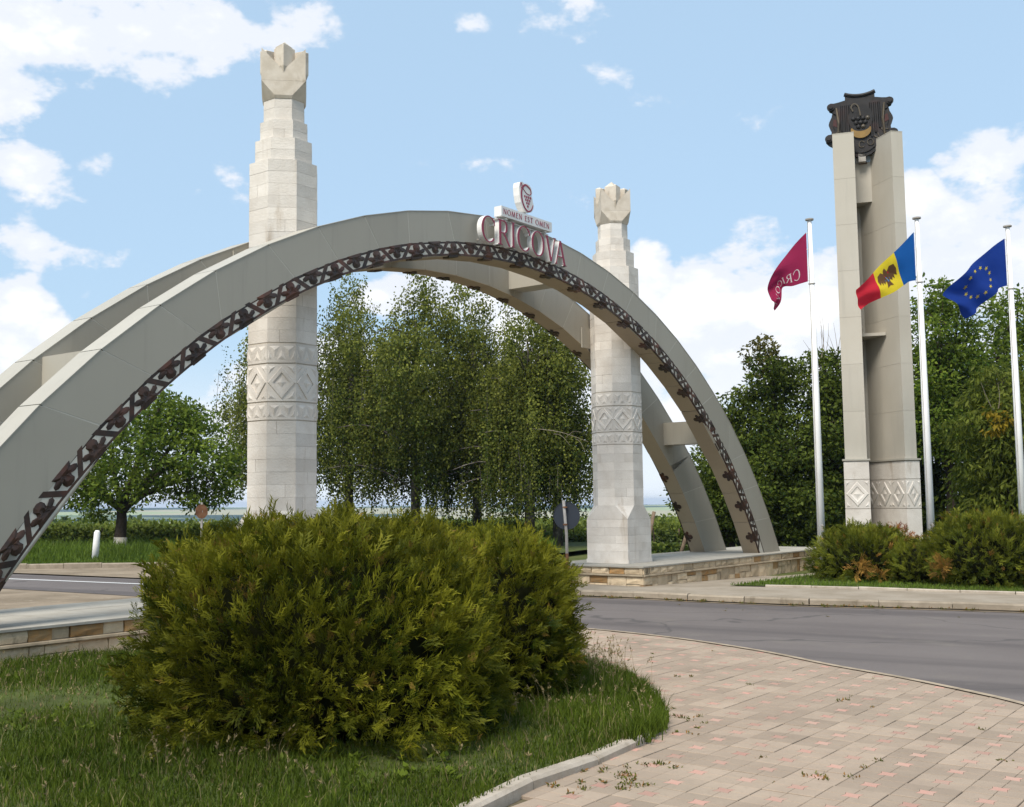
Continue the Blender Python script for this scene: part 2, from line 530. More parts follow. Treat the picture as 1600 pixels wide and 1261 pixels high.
sep = kt.n('ShaderNodeSeparateXYZ'); kt.t.links.new(kt.pos, sep.inputs[0])
rr = kt.n('ShaderNodeVectorMath', operation='LENGTH'); kt.t.links.new(kt.pos, rr.inputs[0])
R_ = rr.outputs['Value']
near = kt.mix(kt.ramp(kt.noise(.8, 6, .6), .35, .65), (.055, .075, .018), (.10, .105, .035))
vo = kt.n('ShaderNodeTexVoronoi'); vo.inputs['Scale'].default_value = .0042
mpv = kt.n('ShaderNodeMapping'); mpv.inputs['Scale'].default_value = (.45, 1.3, 0); kt.t.links.new(kt.pos, mpv.inputs['Vector'])
kt.t.links.new(mpv.outputs[0], vo.inputs['Vector'])
vs = kt.n('ShaderNodeSeparateColor'); kt.t.links.new(vo.outputs['Color'], vs.inputs[0])
far = kt.mix(kt.ramp(vs.outputs[0], .2, .8), (.10, .155, .05), (.30, .34, .16))
far = kt.mix(kt.ramp(vs.outputs[1], .44, .50), far, (.016, .040, .020))
far = kt.mix(kt.ramp(vs.outputs[2], .80, .83), far, (.36, .33, .20))
rows = kt.noise(.5, 3, .5, (.05, 1.0, 0))
vine = kt.mix(kt.ramp(rows, .4, .6), (.045, .085, .016), (.12, .17, .04))
c_ = kt.mix(kt.ramp(R_, 60, 80), near, vine)
c_ = kt.mix(kt.ramp(R_, 230, 300), c_, far)
kt.bump(kt.noise(6, 5, .6), .4, .03)
MAT['ground'] = kt.done(c_, .95, .1)
V, Fc, rs = polar(1.0, 5200, 60, 120)
c0 = len(V); V.append((0, 0, -.09))
Fc += [(c0, j, (j + 1) % 120) for j in range(120)]
tag(obj('ground', V, Fc, MAT['ground'], None, True), kind='structure')

# ------------------------------------------------------------------ road
NEAR_EDGE = smooth_line([(-60, 56), (-25, 32.6), (-8.92, 21.95), (-5.96, 19.99), (-2.4, 17.4), (.3, 15.2), (1.59, 14.15), (2.25, 13.45), (2.76, 12.72),
                         (3.23, 11.82), (3.57, 10.88), (3.92, 10.12), (4.18, 9.4), (4.35, 8.76), (4.5, 7.6), (4.6, 5.5), (4.6, 2), (4.6, -8)], 4)
FAR_EDGE = smooth_line([(-60, 58.5), (-25, 36.6), (-11.22, 27.98), (-6.81, 25.23), (-2, 22.3), (.5, 20.6), (1.96, 19.75), (3.08, 19.1), (4.02, 18.4), (5.33, 17.6),
                        (6.62, 17.05), (8.17, 16.3), (12, 14.2), (20, 9.8), (30, 4.2), (30, -2), (30, -5), (30, -8)], 4)
ka = NT('asphalt')
f1 = ka.ramp(ka.noise(.35, 5, .6), .3, .7)
c_ = ka.mix(f1, (.108, .091, .085), (.138, .118, .109))
c_ = ka.mix(ka.ramp(ka.noise(220, 2, .5), .45, .75), c_, (.185, .162, .147))
# faint wheel tracks along the road
mpw = ka.n('ShaderNodeMapping'); mpw.inputs['Rotation'].default_value = (0, 0, math.radians(29))
ka.t.links.new(ka.pos, mpw.inputs['Vector'])
c_ = ka.mix(ka.math('MULTIPLY', ka.ramp(ka.noise(.9, 4, .5, (.05, 1.0, 0), mpw.outputs[0]), .45, .65), .8), c_, (.088, .075, .071))
c_ = ka.mix(ka.math('MULTIPLY', ka.ramp(ka.noise(1.3, 5, .6, (1, 1, 1), None, (9, 4, 0)), .55, .75), .55), c_, (.17, .148, .125))
vc = ka.n('ShaderNodeTexVoronoi', feature='DISTANCE_TO_EDGE'); vc.inputs['Scale'].default_value = .28
wob = ka.n('ShaderNodeVectorMath', operation='ADD'); ka.t.links.new(ka.pos, wob.inputs[0])
nwv = ka.n('ShaderNodeTexNoise'); nwv.inputs['Scale'].default_value = 1.1; ka.t.links.new(ka.pos, nwv.inputs['Vector']); ka.t.links.new(nwv.outputs['Color'], wob.inputs[1])
ka.t.links.new(wob.outputs[0], vc.inputs['Vector'])
crack = ka.math('SUBTRACT', 1.0, ka.ramp(vc.outputs['Distance'], .002, .009))
c_ = ka.mix(ka.math('MULTIPLY', crack, .8), c_, (.075, .066, .062))
ka.bump(ka.noise(160, 3, .6), .5, .004)
MAT['asphalt'] = ka.done(c_, .88, .25)
V, Fc = [], []
nn_ = min(len(NEAR_EDGE), len(FAR_EDGE))
ks = 6
for i in range(nn_):
    a, b = NEAR_EDGE[i], FAR_EDGE[i]
    for j in range(ks + 1):
        t = (0, .07, .2, .4, .6, .8, 1)[j]
        V.append((a[0] + (b[0] - a[0]) * t, a[1] + (b[1] - a[1]) * t, -.072 * max(0, t - .07) / .93 + .021))
for i in range(nn_ - 1):
    for j in range(ks):
        Fc.append((i * (ks + 1) + j, (i + 1) * (ks + 1) + j, (i + 1) * (ks + 1) + j + 1, i * (ks + 1) + j + 1))
tag(obj('road', V, Fc, MAT['asphalt'], None, True), kind='structure')
k = NT('road_paint')
MAT['line'] = k.done(k.mix(k.ramp(k.noise(30, 5, .7), .58, .75), (.66, .65, .63), (.2, .19, .18)), .7)
def strip(pts, w, z):
    V, Fc = [], []
    for i, p in enumerate(pts):
        a = Vector(pts[max(i - 1, 0)]); b = Vector(pts[min(i + 1, len(pts) - 1)])
        d = (b - a).normalized(); q = Vector((-d.y, d.x))
        zz = z(p) if callable(z) else z
        V += [(p[0] + q.x * w / 2, p[1] + q.y * w / 2, zz), (p[0] - q.x * w / 2, p[1] - q.y * w / 2, zz)]
    Fc = [(2 * i, 2 * i + 1, 2 * i + 3, 2 * i + 2) for i in range(len(pts) - 1)]
    return V, Fc
line_pts = [(-10.2 + 5.9 * t / 8, 25.4 - 3.4 * t / 8) for t in range(9)]
tag(obj('road_marking', *strip(line_pts, .13, -.011), MAT['line']), kind='structure')

# bare earth beside the road
k = NT('bare_earth')
c_ = k.mix(k.ramp(k.noise(.9, 6, .6), .35, .65), (.27, .215, .155), (.19, .15, .105))
c_ = k.mix(k.ramp(k.noise(3, 6, .65, (1, 1, 1), None, (2, 5, 0)), .55, .75), c_, (.33, .28, .21))
k.bump(k.noise(25, 6, .65), .7, .02)
MAT['earth'] = k.done(c_, .95, .1)
SH_NEAR = [(-30, 35.9), (-8.92, 21.98), (-5.96, 20.02), (-2.4, 17.4), (-1.2, 16.2), (-3.4, 14.3), (-7.5, 9.2), (-14, 9.0), (-30, 20)]
tag(obj('earth_shoulder', *flat(SH_NEAR, .014), MAT['earth']), kind='structure')
SH_FAR = [(-30, 39.6), (-11.2, 27.9), (-6.8, 25.15), (-2, 22.2), (.9, 20.25), (2.6, 22.9), (2.4, 24.5), (-3, 29.6), (-8, 29.72), (-12, 29.45), (-30, 41)]
tag(obj('earth_shoulder', *flat(SH_FAR, -.062 + .04), MAT['earth']), kind='structure')

# kerb stones
def kerb_run(name, pts, length, w, h, z0, mat, parent, jit=.006, bevel=.025):
    """stones laid end to end along a 2-D line"""
    P = [Vector(p) for p in pts]
    d = [0]
    for a, b in zip(P, P[1:]): d.append(d[-1] + (b - a).length)
    def at(t):
        for i in range(len(P) - 1):
            if t <= d[i + 1] or i == len(P) - 2:
                return P[i] + (P[i + 1] - P[i]) * ((t - d[i]) / max(1e-6, d[i + 1] - d[i]))
    t = 0
    while t < d[-1] - .15:
        L = length * random.uniform(.93, 1.05)
        a, b = at(t + .006), at(min(t + L, d[-1]) - .006)
        t += L
        dr = (b - a)
        if dr.length < .05: continue
        ex = Vector((dr.x, dr.y, 0)).normalized(); ey = Vector((-ex.y, ex.x, 0))
        ln = dr.length
        j = [random.uniform(-jit, jit) for _ in range(4)]
        prof = [(-w / 2, 0), (w / 2, 0), (w / 2, h - bevel), (w / 2 - bevel, h), (-w / 2 + bevel, h), (-w / 2, h - bevel)]
        V, Fc = [], []
        for e, (l0, dy, dz) in enumerate(((0, j[0], j[1]), (ln * .5, (j[0] + j[2]) / 2 + random.uniform(-jit, jit) * .3, (j[1] + j[3]) / 2), (ln, j[2], j[3]))):
            for (y, z) in prof:
                V.append(Vector((a.x, a.y, z0 + z + (dz if z > 0 else 0))) + ex * l0 + ey * (y + dy))
        m = len(prof)
        for e in range(2):
            Fc += [(e * m + i, e * m + (i + 1) % m, (e + 1) * m + (i + 1) % m, (e + 1) * m + i) for i in range(m)]
        Fc += [tuple(range(m - 1, -1, -1)), tuple(2 * m + i for i in range(m))]
        obj(name, V, Fc, mat, parent)

# right-hand footway with its kerb
FWK = [p for p in FAR_EDGE if p[0] > .3 and p[0] < 29][:]
k = NT('footway_concrete')
c_ = k.mix(k.ramp(k.noise(1.5, 6, .6), .35, .65), (.30, .255, .20), (.24, .20, .15))
c_ = k.mix(k.math('MULTIPLY', k.ramp(k.noise(5, 6, .65, (1, 1, 1), None, (1, 7, 0)), .6, .75), .6), c_, (.16, .14, .08))
k.bump(k.noise(40, 5, .6), .5, .008)
MAT['footway'] = k.done(c_, .92, .15)
foot_poly = [(x + .07 * .45, y + .07) for x, y in FWK] + [(32, 3.2), (32, 26), tuple(g(13.6, 2.6, 0).xy), tuple(g(3.3, 2.6, 0).xy), tuple(g(3.3, .9, 0).xy), (1.75, 22.6), (1.2, 21.6)]
fw_o = tag(obj('footway', *flat(foot_poly, .028), MAT['footway']), kind='structure')
# beside the platform the footway falls away to the right
V, Fc = [], []
for i in range(25):
    for j in range(7):
        s_, q_ = 3.3 + 10.3 * i / 24, .9 + 1.7 * j / 6
        V.append(g(s_, q_, .028 - .021 * max(0, s_ - 3.4) * min(1, max(0, (2.6 - q_) / 1.1))))
Fc = [(i * 7 + j, i * 7 + j + 1, i * 7 + j + 8, i * 7 + j + 7) for i in range(24) for j in range(6)]
obj('sloping_strip', V, Fc, MAT['footway'], fw_o, True)
kb = tag(obj('kerb', *strip([(x, y) for x, y in FWK], .09, -.02), MAT['mortar']), kind='structure')
tag(obj('gutter', *strip([(x - .015, y - .03) for x, y in FWK], .20, -.043), MAT['earth']), kind='structure')
kerb_run('kerb_stone', [(x + .03, y + .06) for x, y in FWK if x < 14], 1.0, .16, .125, -.054, MAT['kerb'], kb)

# far-left kerb with the verge behind it
LK = [(-22, 28.6), (-16, 29.2), (-12, 29.45), (-10.3, 29.5), (-8.0, 29.7), (-4, 30.2), (0, 30.7), (2, 30.9)]
kb2 = tag(obj('kerb', *strip(LK, .12, -.022), MAT['mortar']), kind='structure')
kerb_run('kerb_stone', LK, 1.0, .15, .15, -.04, MAT['kerb'], kb2, .012)
VERGE = LK + [(2.6, 33), (6, 40), (6, 60), (-40, 60), (-40, 28)]
k = NT('verge_soil')
MAT['soil'] = k.done(k.mix(k.ramp(k.noise(2, 6, .6), .35, .65), (.075, .095, .025), (.05, .06, .018)), .95, .1)
tag(obj('verge', *flat(VERGE, .06), MAT['soil']), kind='structure')

# ------------------------------------------------------------------ lawn
LAWN = smooth_line([(-9, 5.0), (-6, 2.4), (-3.5, 2.2), (-1.5, 3.6), (-.35, 5.2), (.18, 6.05), (.49, 6.56), (.98, 7.19), (1.27, 7.67), (1.42, 8.15), (1.50, 8.9),
                    (1.46, 9.77), (1.15, 10.9), (.70, 11.8), (0, 12.6), (-.9, 13.0), (-1.9, 13.05), (-2.7, 12.65), (-3.53, 11.87), (-4.46, 11.04), (-7, 7.8), (-9, 5.0)], 3)[:-1]
cx_ = sum(p[0] for p in LAWN) / len(LAWN); cy_ = sum(p[1] for p in LAWN) / len(LAWN)
V = [Vector((x, y, .03)) for x, y in LAWN]
ringsL = 5
Fc = []
nL = len(LAWN)
for r in range(1, ringsL):
    f = r / ringsL
    for x, y in LAWN:
        px, py = x + (-1.2 - x) * f, y + (8.6 - y) * f
        V.append(Vector((px, py, .03 + .05 * min(1, f * 2.5) + .02 * noise.noise(Vector((px, py, 0))))))
V.append(Vector((-1.2, 8.6, .08)))
for r in range(ringsL - 1):
    for i in range(nL):
        j = (i + 1) % nL
        Fc.append((r * nL + i, r * nL + j, (r + 1) * nL + j, (r + 1) * nL + i))
Fc += [((ringsL - 1) * nL + i, (ringsL - 1) * nL + (i + 1) % nL, len(V) - 1) for i in range(nL)]
tag(obj('lawn', V, Fc, MAT['soil'], None, True), kind='structure')
# edging round the lawn
edge = LAWN[7:46]
eb = tag(obj('lawn_edging', *strip(edge, .06, .0), MAT['mortar']), kind='structure')
kerb_run('kerb_stone', edge, .72, .11, .075, -.005, MAT['edging'], eb, .008, .018)

# ------------------------------------------------------------------ paving: square slabs, each pressed as four quarters round a pink star
TS = .30
PAVE = [(x - .02, y - .0) for x, y in NEAR_EDGE if -2.5 < x and y > -2] + [(4.6, 1.5), (-4, 1.0), (-10, 4), (-12, 3.2), (-13, 5)] + \
       [tuple(g(-14.5, 1.02, 0).xy), tuple(g(-3.36, 1.02, 0).xy), tuple(g(-3.36, -.6, 0).xy)]
kp = NT('paver_concrete')
c_ = kp.mix(kp.ramp(kp.noise(2.2, 6, .6), .3, .7), (.335, .262, .198), (.285, .222, .168))
c_ = kp.mix(kp.math('MULTIPLY', kp.ramp(kp.noise(26, 4, .6), .52, .75), .4), c_, (.22, .18, .14))
c_ = kp.mix(kp.math('MULTIPLY', kp.ramp(kp.noise(.7, 5, .6, (1, 1, 1), None, (7, 1, 0)), .5, .75), .35), c_, (.24, .20, .15))
c_ = kp.scale(c_, kp.math('MULTIPLY_ADD', kp.rnd(), .26, .87))
kp.bump(kp.noise(180, 3, .6), .4, .003)
MAT['paver'] = kp.done(c_, .9, .15)
kp = NT('pink_concrete')
c_ = kp.mix(kp.ramp(kp.noise(9, 6, .6), .3, .7), (.43, .235, .185), (.38, .265, .205))
c_ = kp.scale(c_, kp.math('MULTIPLY_ADD', kp.rnd(), .3, .82))
kp.bump(kp.noise(180, 3, .6), .4, .003)
MAT['pink'] = kp.done(c_, .9, .15)
kp = NT('joint_sand')
MAT['joint'] = kp.done(kp.mix(kp.ramp(kp.noise(6, 5, .6), .4, .65), (.13, .105, .07), (.075, .07, .03)), .95, .1)
star_r, star_i = .066, .036
def star_poly(r, ri):
    out = []
    for k_ in range(8):
        a = math.pi / 4 * k_ + math.pi / 4
        rad = r if k_ % 2 == 0 else ri
        out.append((rad * math.cos(a), rad * math.sin(a)))
    return out
def fix2(p):
    a = sum(p[i][0] * p[(i + 1) % len(p)][1] - p[(i + 1) % len(p)][0] * p[i][1] for i in range(len(p)))
    return p if a > 0 else p[::-1]
def slab_mesh():
    parts = []
    ex_o, ey_o, gx, gy = TS / 2 - .0045, TS / 2 - .0026, .0045, .0014
    bt = .006
    for (ca, sa) in ((1, 1), (-1, 1), (-1, -1), (1, -1)):
        # quarter in the +x+y corner, cut by the star arm that points to the corner
        tr, ti = star_r + .003, star_i + .003
        d = math.sqrt(.5)
        pl = [(ti, gy), (ex_o, gy), (ex_o, ey_o), (gx, ey_o), (gx, ti), (tr * d, tr * d)]
        pl = fix2([(x * ca, y * sa) for x, y in pl])
        n = len(pl)
        mx = sum(p[0] for p in pl) / n; my = sum(p[1] for p in pl) / n
        V = [Vector((x, y, -.05)) for x, y in pl] + [Vector((x, y, .012)) for x, y in pl] + \
            [Vector((x + (mx - x) * .03, y + (my - y) * .03, .015)) for x, y in pl]
        Fc = [(2 * n + i) for i in range(n)]
        Fs = [tuple(Fc)]
        for lv in (0, 1):
            Fs += [(lv * n + i, lv * n + (i + 1) % n, (lv + 1) * n + (i + 1) % n, (lv + 1) * n + i) for i in range(n)]
        parts.append((V, Fs))
    return merge(parts)
SLV, SLF = slab_mesh()
STV, STF = prism(star_poly(star_r, star_i), (0, 0, 0), (1, 0, 0), (0, 1, 0), (0, 0, 1), -.05, .0148)
def raw_mesh(name, V, Fc, mat):
    me = bpy.data.meshes.new(name)
    me.from_pydata([tuple(v) for v in V], [], Fc)
    me.materials.append(mat)
    me.update()
    return me
slab_me = raw_mesh('paver', SLV, SLF, MAT['paver'])
star_me = raw_mesh('star_inset', STV, STF, MAT['pink'])
pav = tag(obj('pavement', *flat(PAVE, -.006), MAT['joint']), kind='structure')
cells = []
for i in range(-80, 40):
    for j in range(-10, 70):
        cells.append((i * TS, j * TS + 1.17))
CW = np.array([(g(s, q, 0).x, g(s, q, 0).y) for s, q in cells])
ok = (in_poly(CW, PAVE) | in_poly(CW - np.array([.2, .2]), PAVE) | in_poly(CW - np.array([.3, .1]), PAVE) | in_poly(CW - np.array([.1, .3]), PAVE)) & ~in_poly(CW, LAWN)
CW = CW[ok]
seen = np.array([(-.56 * y - .4 < x < .62 * y + .4) and y > 4.6 for x, y in CW])
CW = CW[seen]
vis = np.array([0 if (x > .1 and y > 5.2) or (y < 14 and x < -3) else 1 for x, y in CW])
order = np.lexsort((CW[:, 1], vis))
beige, pinks = [], []
for r, idx in enumerate(order):
    x, y = CW[idx]
    Mx = Matrix.Translation((x, y, random.uniform(-.0022, .0022))) @ Matrix.Rotation(GTH + random.choice((0, 2)) * math.pi / 2 + random.uniform(-.012, .012), 4, 'Z') \
        @ Matrix.Rotation(random.uniform(-.008, .008), 4, 'X')
    if r < 300:
        p_ = inst('paver', slab_me, Mx, pav)
        s_ = bpy.data.objects.new('star_inset', star_me)
        link(s_, p_)
    else:
        beige.append(([Mx @ v for v in SLV], SLF)); pinks.append(([Mx @ v for v in STV], STF))
if beige:
    tag(obj('pavers', *merge(beige), MAT['paver'], pav), kind='stuff')
    tag(obj('star_insets', *merge(pinks), MAT['pink'], pav), kind='stuff')

k = NT('worn_edge')
MAT['worn'] = k.done(k.mix(k.ramp(k.noise(5, 6, .6), .4, .65), (.36, .29, .21), (.25, .2, .145)), .9, .15)
tag(obj('road_edging', *strip([p for p in NEAR_EDGE if p[0] > -2.3], .07, .0245), MAT['worn']), kind='structure')

# grass bed on the right with its low edging
BED = [(5.0, 20.75), (5.6, 20.5), (6.3, 20.2), (7.75, 19.35), (9.4, 18.25), (14, 15.6), (22, 11), (24, 14), (18, 30), (9.3, 26), (7.6, 23.6)]
tag(obj('flower_bed', *flat(BED, .045), MAT['soil']), kind='structure')
eb2 = tag(obj('bed_edging', *strip(BED[1:7], .05, .03), MAT['mortar']), kind='structure')
kerb_run('kerb_stone', BED[1:6], .8, .09, .05, .02, MAT['edging'], eb2, .006, .012)

# ------------------------------------------------------------------ stone platforms
def platform(s0, s1, q0, q1, z0, label):
    t = thing('stone_platform', g((s0 + s1) / 2, (q0 + q1) / 2, z0), label, 'platform', 'platforms under the gateway')
    obj('core', *merge([box(g(0, 0, 0), GU, GN, ZUP, s0 + .07, s1 - .07, q0 + .07, q1 - .07, z0 - .30, ZP - .03)]), MAT['mortar'], t)
    # walls: (start corner, direction, outward normal, length)
    walls = [(g(s0, q1, 0), GU, GN, s1 - s0), (g(s0, q0, 0), GN, -GU, q1 - q0), (g(s1, q1, 0), -GN, GU, q1 - q0), (g(s1, q0, 0), -GU, -GN, s1 - s0)]
    for wi, (a, d, nrm, L) in enumerate(walls):
        def stone_at(x, w, zl, zh, proud):
            if zl < .05 and s0 > 0 and wi == 0: zl -= .024 * x      # follows the falling footway
            mt = MAT['rubble_ochre'] if random.random() < .12 else MAT['rubble']
            e = .005
            pd = proud + random.uniform(-.014, .012)
            # rough-dressed face: 3 x 3 front points
            V = []
            xs = [x + e, x + w / 2, x + w - e]; zs = [zl + e, (zl + zh) / 2, zh - e]
            for zz in zs:
                for xx in xs:
                    edge_ = (xx != xs[1]) or (zz != zs[1])
                    o_ = pd + (random.uniform(-.008, .002) if edge_ else random.uniform(.004, .016))
                    V.append(a + d * (xx + random.uniform(-.004, .004) + (random.uniform(-.012, .012) if xx == xs[1] else 0)) + nrm * o_ + ZUP * (zz + (random.uniform(-.008, .008) if zz == zs[1] else random.uniform(-.003, .003))))
            for zz in (zs[0], zs[2]):
                for xx in (xs[0], xs[2]):
                    V.append(a + d * xx - nrm * .085 + ZUP * zz)
            Fc = [(0, 1, 4, 3), (1, 2, 5, 4), (3, 4, 7, 6), (4, 5, 8, 7),
                  (9, 10, 2, 1, 0), (6, 7, 8, 12, 11), (9, 0, 3, 6, 11), (2, 10, 12, 8, 5)]
            obj('stone', V, Fc, mt, t)
        def course(z_lo, z_hi, wmin, wmax, proud):
            x = .0
            while x < L - .01:
                w = random.uniform(wmin, wmax)
                if L - x - w < wmin * .7: w = L - x
                stone_at(x, w, z_lo, z_hi, proud)
                x += w
        hz = ZP - .03
        back = wi == 3
        if back:
            course(z0, hz - .17, .7, 1.0, 0); course(hz - .13, hz, .7, 1.0, -.01)
            continue
        xa_ = 0.0
        while xa_ < L - .01:
            w_ = random.uniform(.14, .46)
            if L - xa_ - w_ < .16: w_ = L - xa_
            if random.random() < .38:
                stone_at(xa_, w_, z0, hz - .165, .0)
            else:
                m_ = z0 + (hz - .165 - z0) * random.uniform(.3, .68)
                stone_at(xa_, w_, z0, m_, .0); stone_at(xa_, w_, m_, hz - .165, -.004)
            xa_ += w_
        course(hz - .125, hz, .16, .40, -.014)
        # ledge stones between the courses
        x = 0.0
        while x < L - .01:
            w = random.uniform(.6, 1.0)
            if L - x - w < .5: w = L - x
            V, Fc = prism([(-.06, 0), (.022, 0), (.034, .012), (.028, .034), (.0, .04), (-.06, .04)], a + d * (x + .002) + ZUP * (hz - .165), nrm, ZUP, d, 0, w - .004)
            obj('ledge_stone', V, Fc, MAT['ledge'], t)
            x += w
    # top slabs
    sx = s0 - .012
    while sx < s1 - .05:
        w = min(.62, s1 + .012 - sx)
        qa = q0 - .012
        while qa < q1 - .02:
            w2 = min(.80, q1 + .012 - qa)
            dz = random.uniform(-.002, .001)
            obj('top_slab', *box(g(0, 0, 0), GU, GN, ZUP, sx + .002, sx + w - .002, qa + .002, qa + w2 - .002, ZP - .028, ZP + dz), MAT['slab'], t)
            qa += w2
        sx += w
    return t
platform(3.36, 13.2, -1.10, 1.19, -.03, 'long low stone platform under the far right ends of both arches')
platform(-13.2, -3.36, -1.10, .98, -.01, 'low stone platform at the left edge behind the big front shrub')

# ------------------------------------------------------------------ pillars
C225 = math.cos(math.pi / 8)
def octv(w, k):
    a = math.radians(22.5 + 45 * k)
    r = w / 2 / C225
    return r * math.cos(a), r * math.sin(a)
def pillar(sc, label):
    t = thing('stone_pillar', g(sc, 0, ZP), label, 'pillar', 'pillars of the gateway')
    def L(x, y, z): return g(sc + x, y, z)
    def oct_prism(w0, w1, z0, z1):
        V = [L(*octv(w0, k), z0) for k in range(8)] + [L(*octv(w1, k), z1) for k in range(8)]
        Fc = [tuple(range(7, -1, -1)), tuple(range(8, 16))] + [(k, (k + 1) % 8, 8 + (k + 1) % 8, 8 + k) for k in range(8)]
        return V, Fc
    W = .93
    JW = .0022
    obj('core', *merge([oct_prism(W - .012, W - .012, ZP, 6.31), oct_prism(.768, .768, 6.31, 6.645), oct_prism(.638, .638, 6.645, 6.925), oct_prism(.548, .548, 6.925, 7.34)]), MAT['pillar_core'], t)
    def face_blocks(w, z0, z1, split=.25, name='stone_block'):
        for k in range(8):
            x0, y0 = octv(w, k); x1, y1 = octv(w, k + 1)
            cuts = [0, 1]
            if random.random() < split: cuts = [0, random.uniform(.3, .7), 1]
            for c0, c1 in zip(cuts, cuts[1:]):
                ln = math.hypot(x1 - x0, y1 - y0)
                a0 = c0 + (JW / ln if c0 > 0 else 0); a1 = c1 - (JW / ln if c1 < 1 else 0)
                mx, my = (x0 + x1) / 2, (y0 + y1) / 2
                ml = math.hypot(mx, my); ox, oy = mx / ml, my / ml
                pr = random.uniform(-.0015, .0025)
                pts = []
                for zz in (z0 + JW / 2, z1 - JW / 2):
                    for dep in (pr, -.05):
                        for c in (a0, a1):
                            sh = 1.0 if dep == pr else .88
                            xx = (x0 + (x1 - x0) * c); yy = (y0 + (y1 - y0) * c)
                            if dep == pr: pts.append(L(xx + ox * pr, yy + oy * pr, zz))
                            else: pts.append(L(xx * .88, yy * .88, zz))
                # order: z0: o0 o1 i0 i1 ; z1: o0 o1 i0 i1
                Fc = [(0, 1, 5, 4), (2, 6, 7, 3), (0, 4, 6, 2), (1, 3, 7, 5), (4, 5, 7, 6), (0, 2, 3, 1)]
                obj(name, pts, Fc, MAT['pillar'], t)
    def courses(w, z0, z1, h, split=.25):
        n = max(1, round((z1 - z0) / h))
        for i in range(n):
            face_blocks(w, z0 + (z1 - z0) * i / n, z0 + (z1 - z0) * (i + 1) / n, split)
    # square foot
    h0 = W / 2 + .012
    foot = [box(g(sc, 0, 0), GU, GN, ZUP, -h0, h0, -h0, h0, ZP, ZP + .075)]
    obj('plinth_course', *foot[0], MAT['pillar'], t)
    zt = 1.25
    nco = 5
    for i in range(nco):
        za, zb = ZP + .075 + (zt - ZP - .075) * i / nco, ZP + .075 + (zt - ZP - .075) * (i + 1) / nco
        for side in range(4):
            a = side * math.pi / 2
            d = GU * math.cos(a) + GN * math.sin(a); nr = -GU * math.sin(a) + GN * math.cos(a)
            cut = random.uniform(-.25, .25)
            for xa, xb in ((-W / 2 + (.0 if side % 2 else .055), cut), (cut, W / 2 - (.0 if side % 2 else .055))):
                pr = random.uniform(-.001, .002)
                obj('stone_block', *box(g(sc, 0, 0), d, nr, ZUP, xa + JW / 2, xb - JW / 2, W / 2 - .055, W / 2 + pr, za + JW / 2, zb - JW / 2), MAT['pillar'], t)
    pts = [L(x, y, zt + .002) for x in (-W / 2, W / 2) for y in (-W / 2, W / 2)] + [L(*octv(W, k), zt + .27) for k in range(8)]
    obj('broach', *hull(pts), MAT['pillar'], t)
    courses(W, zt + .27, 2.72, .165)
    # carved frieze
    ZF = [2.72, 2.98, 3.50, 3.78]
    wf = W + .010
    for (za, zb) in ((2.735, 2.965), (2.985, 3.485), (3.505, 3.765)):
        obj('frieze_course', *oct_prism(wf, wf, za, zb), MAT['pillar'], t)
    for (za, zb) in ((2.965, 2.985), (3.485, 3.505), (3.765, 3.785), (2.715, 2.735)):
        obj('frieze_groove', *oct_prism(W - .02, W - .02, za, zb), MAT['pillar'], t)
    fl = wf * math.tan(math.pi / 8)
    for k in range(8):
        a = math.radians(45 * k)
        nr = GU * math.cos(a) + GN * math.sin(a); d = -GU * math.sin(a) + GN * math.cos(a)
        o_ = g(sc, 0, 0) + nr * (wf / 2)
        def pyr(poly, zc, hgt, base=0.0):
            n = len(poly); cx = sum(p[0] for p in poly) / n; cz = sum(p[1] for p in poly) / n
            V = [o_ + d * x + ZUP * z - nr * .004 for x, z in poly] + [o_ + d * cx + ZUP * cz + nr * hgt]
            return V, [(i, (i + 1) % n, n) for i in range(n)] + [tuple(range(n - 1, -1, -1))]
        def frame(pa, pb, h1):
            n = len(pa)
            V = [o_ + d * x + ZUP * z - nr * .004 for x, z in pa] + [o_ + d * x * .93 + ZUP * (z * .93 + .07 * 3.235) + nr * h1 for x, z in pa] + [o_ + d * x + ZUP * z + nr * h1 for x, z in pb] + [o_ + d * x + ZUP * z - nr * .004 for x, z in pb]
            Fc = []
            for lv in range(3):
                Fc += [(lv * n + i, lv * n + (i + 1) % n, (lv + 1) * n + (i + 1) % n, (lv + 1) * n + i) for i in range(n)]
            return V, Fc
        hw = fl / 2 * .97
        zc = 3.235
        dia = lambda f, fz: [(-hw * f, zc), (0, zc - .225 * fz), (hw * f, zc), (0, zc + .225 * fz)]
        V, Fc = merge([frame(dia(1, 1), dia(.62, .62), .015), pyr(dia(.40, .40), zc, .018)])
        obj('diamond_relief', V, Fc, MAT['pillar'], t)
        tr = []
        for sx in (-1, 1):
            for (zb, zs) in ((zc + .235, -1), (zc - .235, 1)):
                tr.append(pyr([(sx * hw, zb), (sx * hw * .28, zb), (sx * hw, zb + zs * .155)], zc, .015))
        obj('corner_relief', *merge(tr), MAT['pillar'], t)
        for (za, zb) in ((2.755, 2.945), (3.53, 3.745)):
            tr = []
            for c in (-.5, .5):
                tr.append(pyr([((c - .47) * hw, zb), ((c + .47) * hw, zb), (c * hw, za)], 0, .018))
            tr.append(pyr([(-.42 * hw, za), (0, zb - .03), (.42 * hw, za)], 0, .014))
            for sx in (-1, 1):
                tr.append(pyr([(sx * .58 * hw, za), (sx * hw, za), (sx * hw, zb - .03)], 0, .014))
            obj('triangle_relief', *merge(tr), MAT['pillar'], t)
    courses(W, 3.785, 6.32, .168)
    courses(.78, 6.32, 6.65, .165, .1)
    courses(.65, 6.65, 6.93, .14, .1)
    courses(.56, 6.93, 7.30, .185, .1)
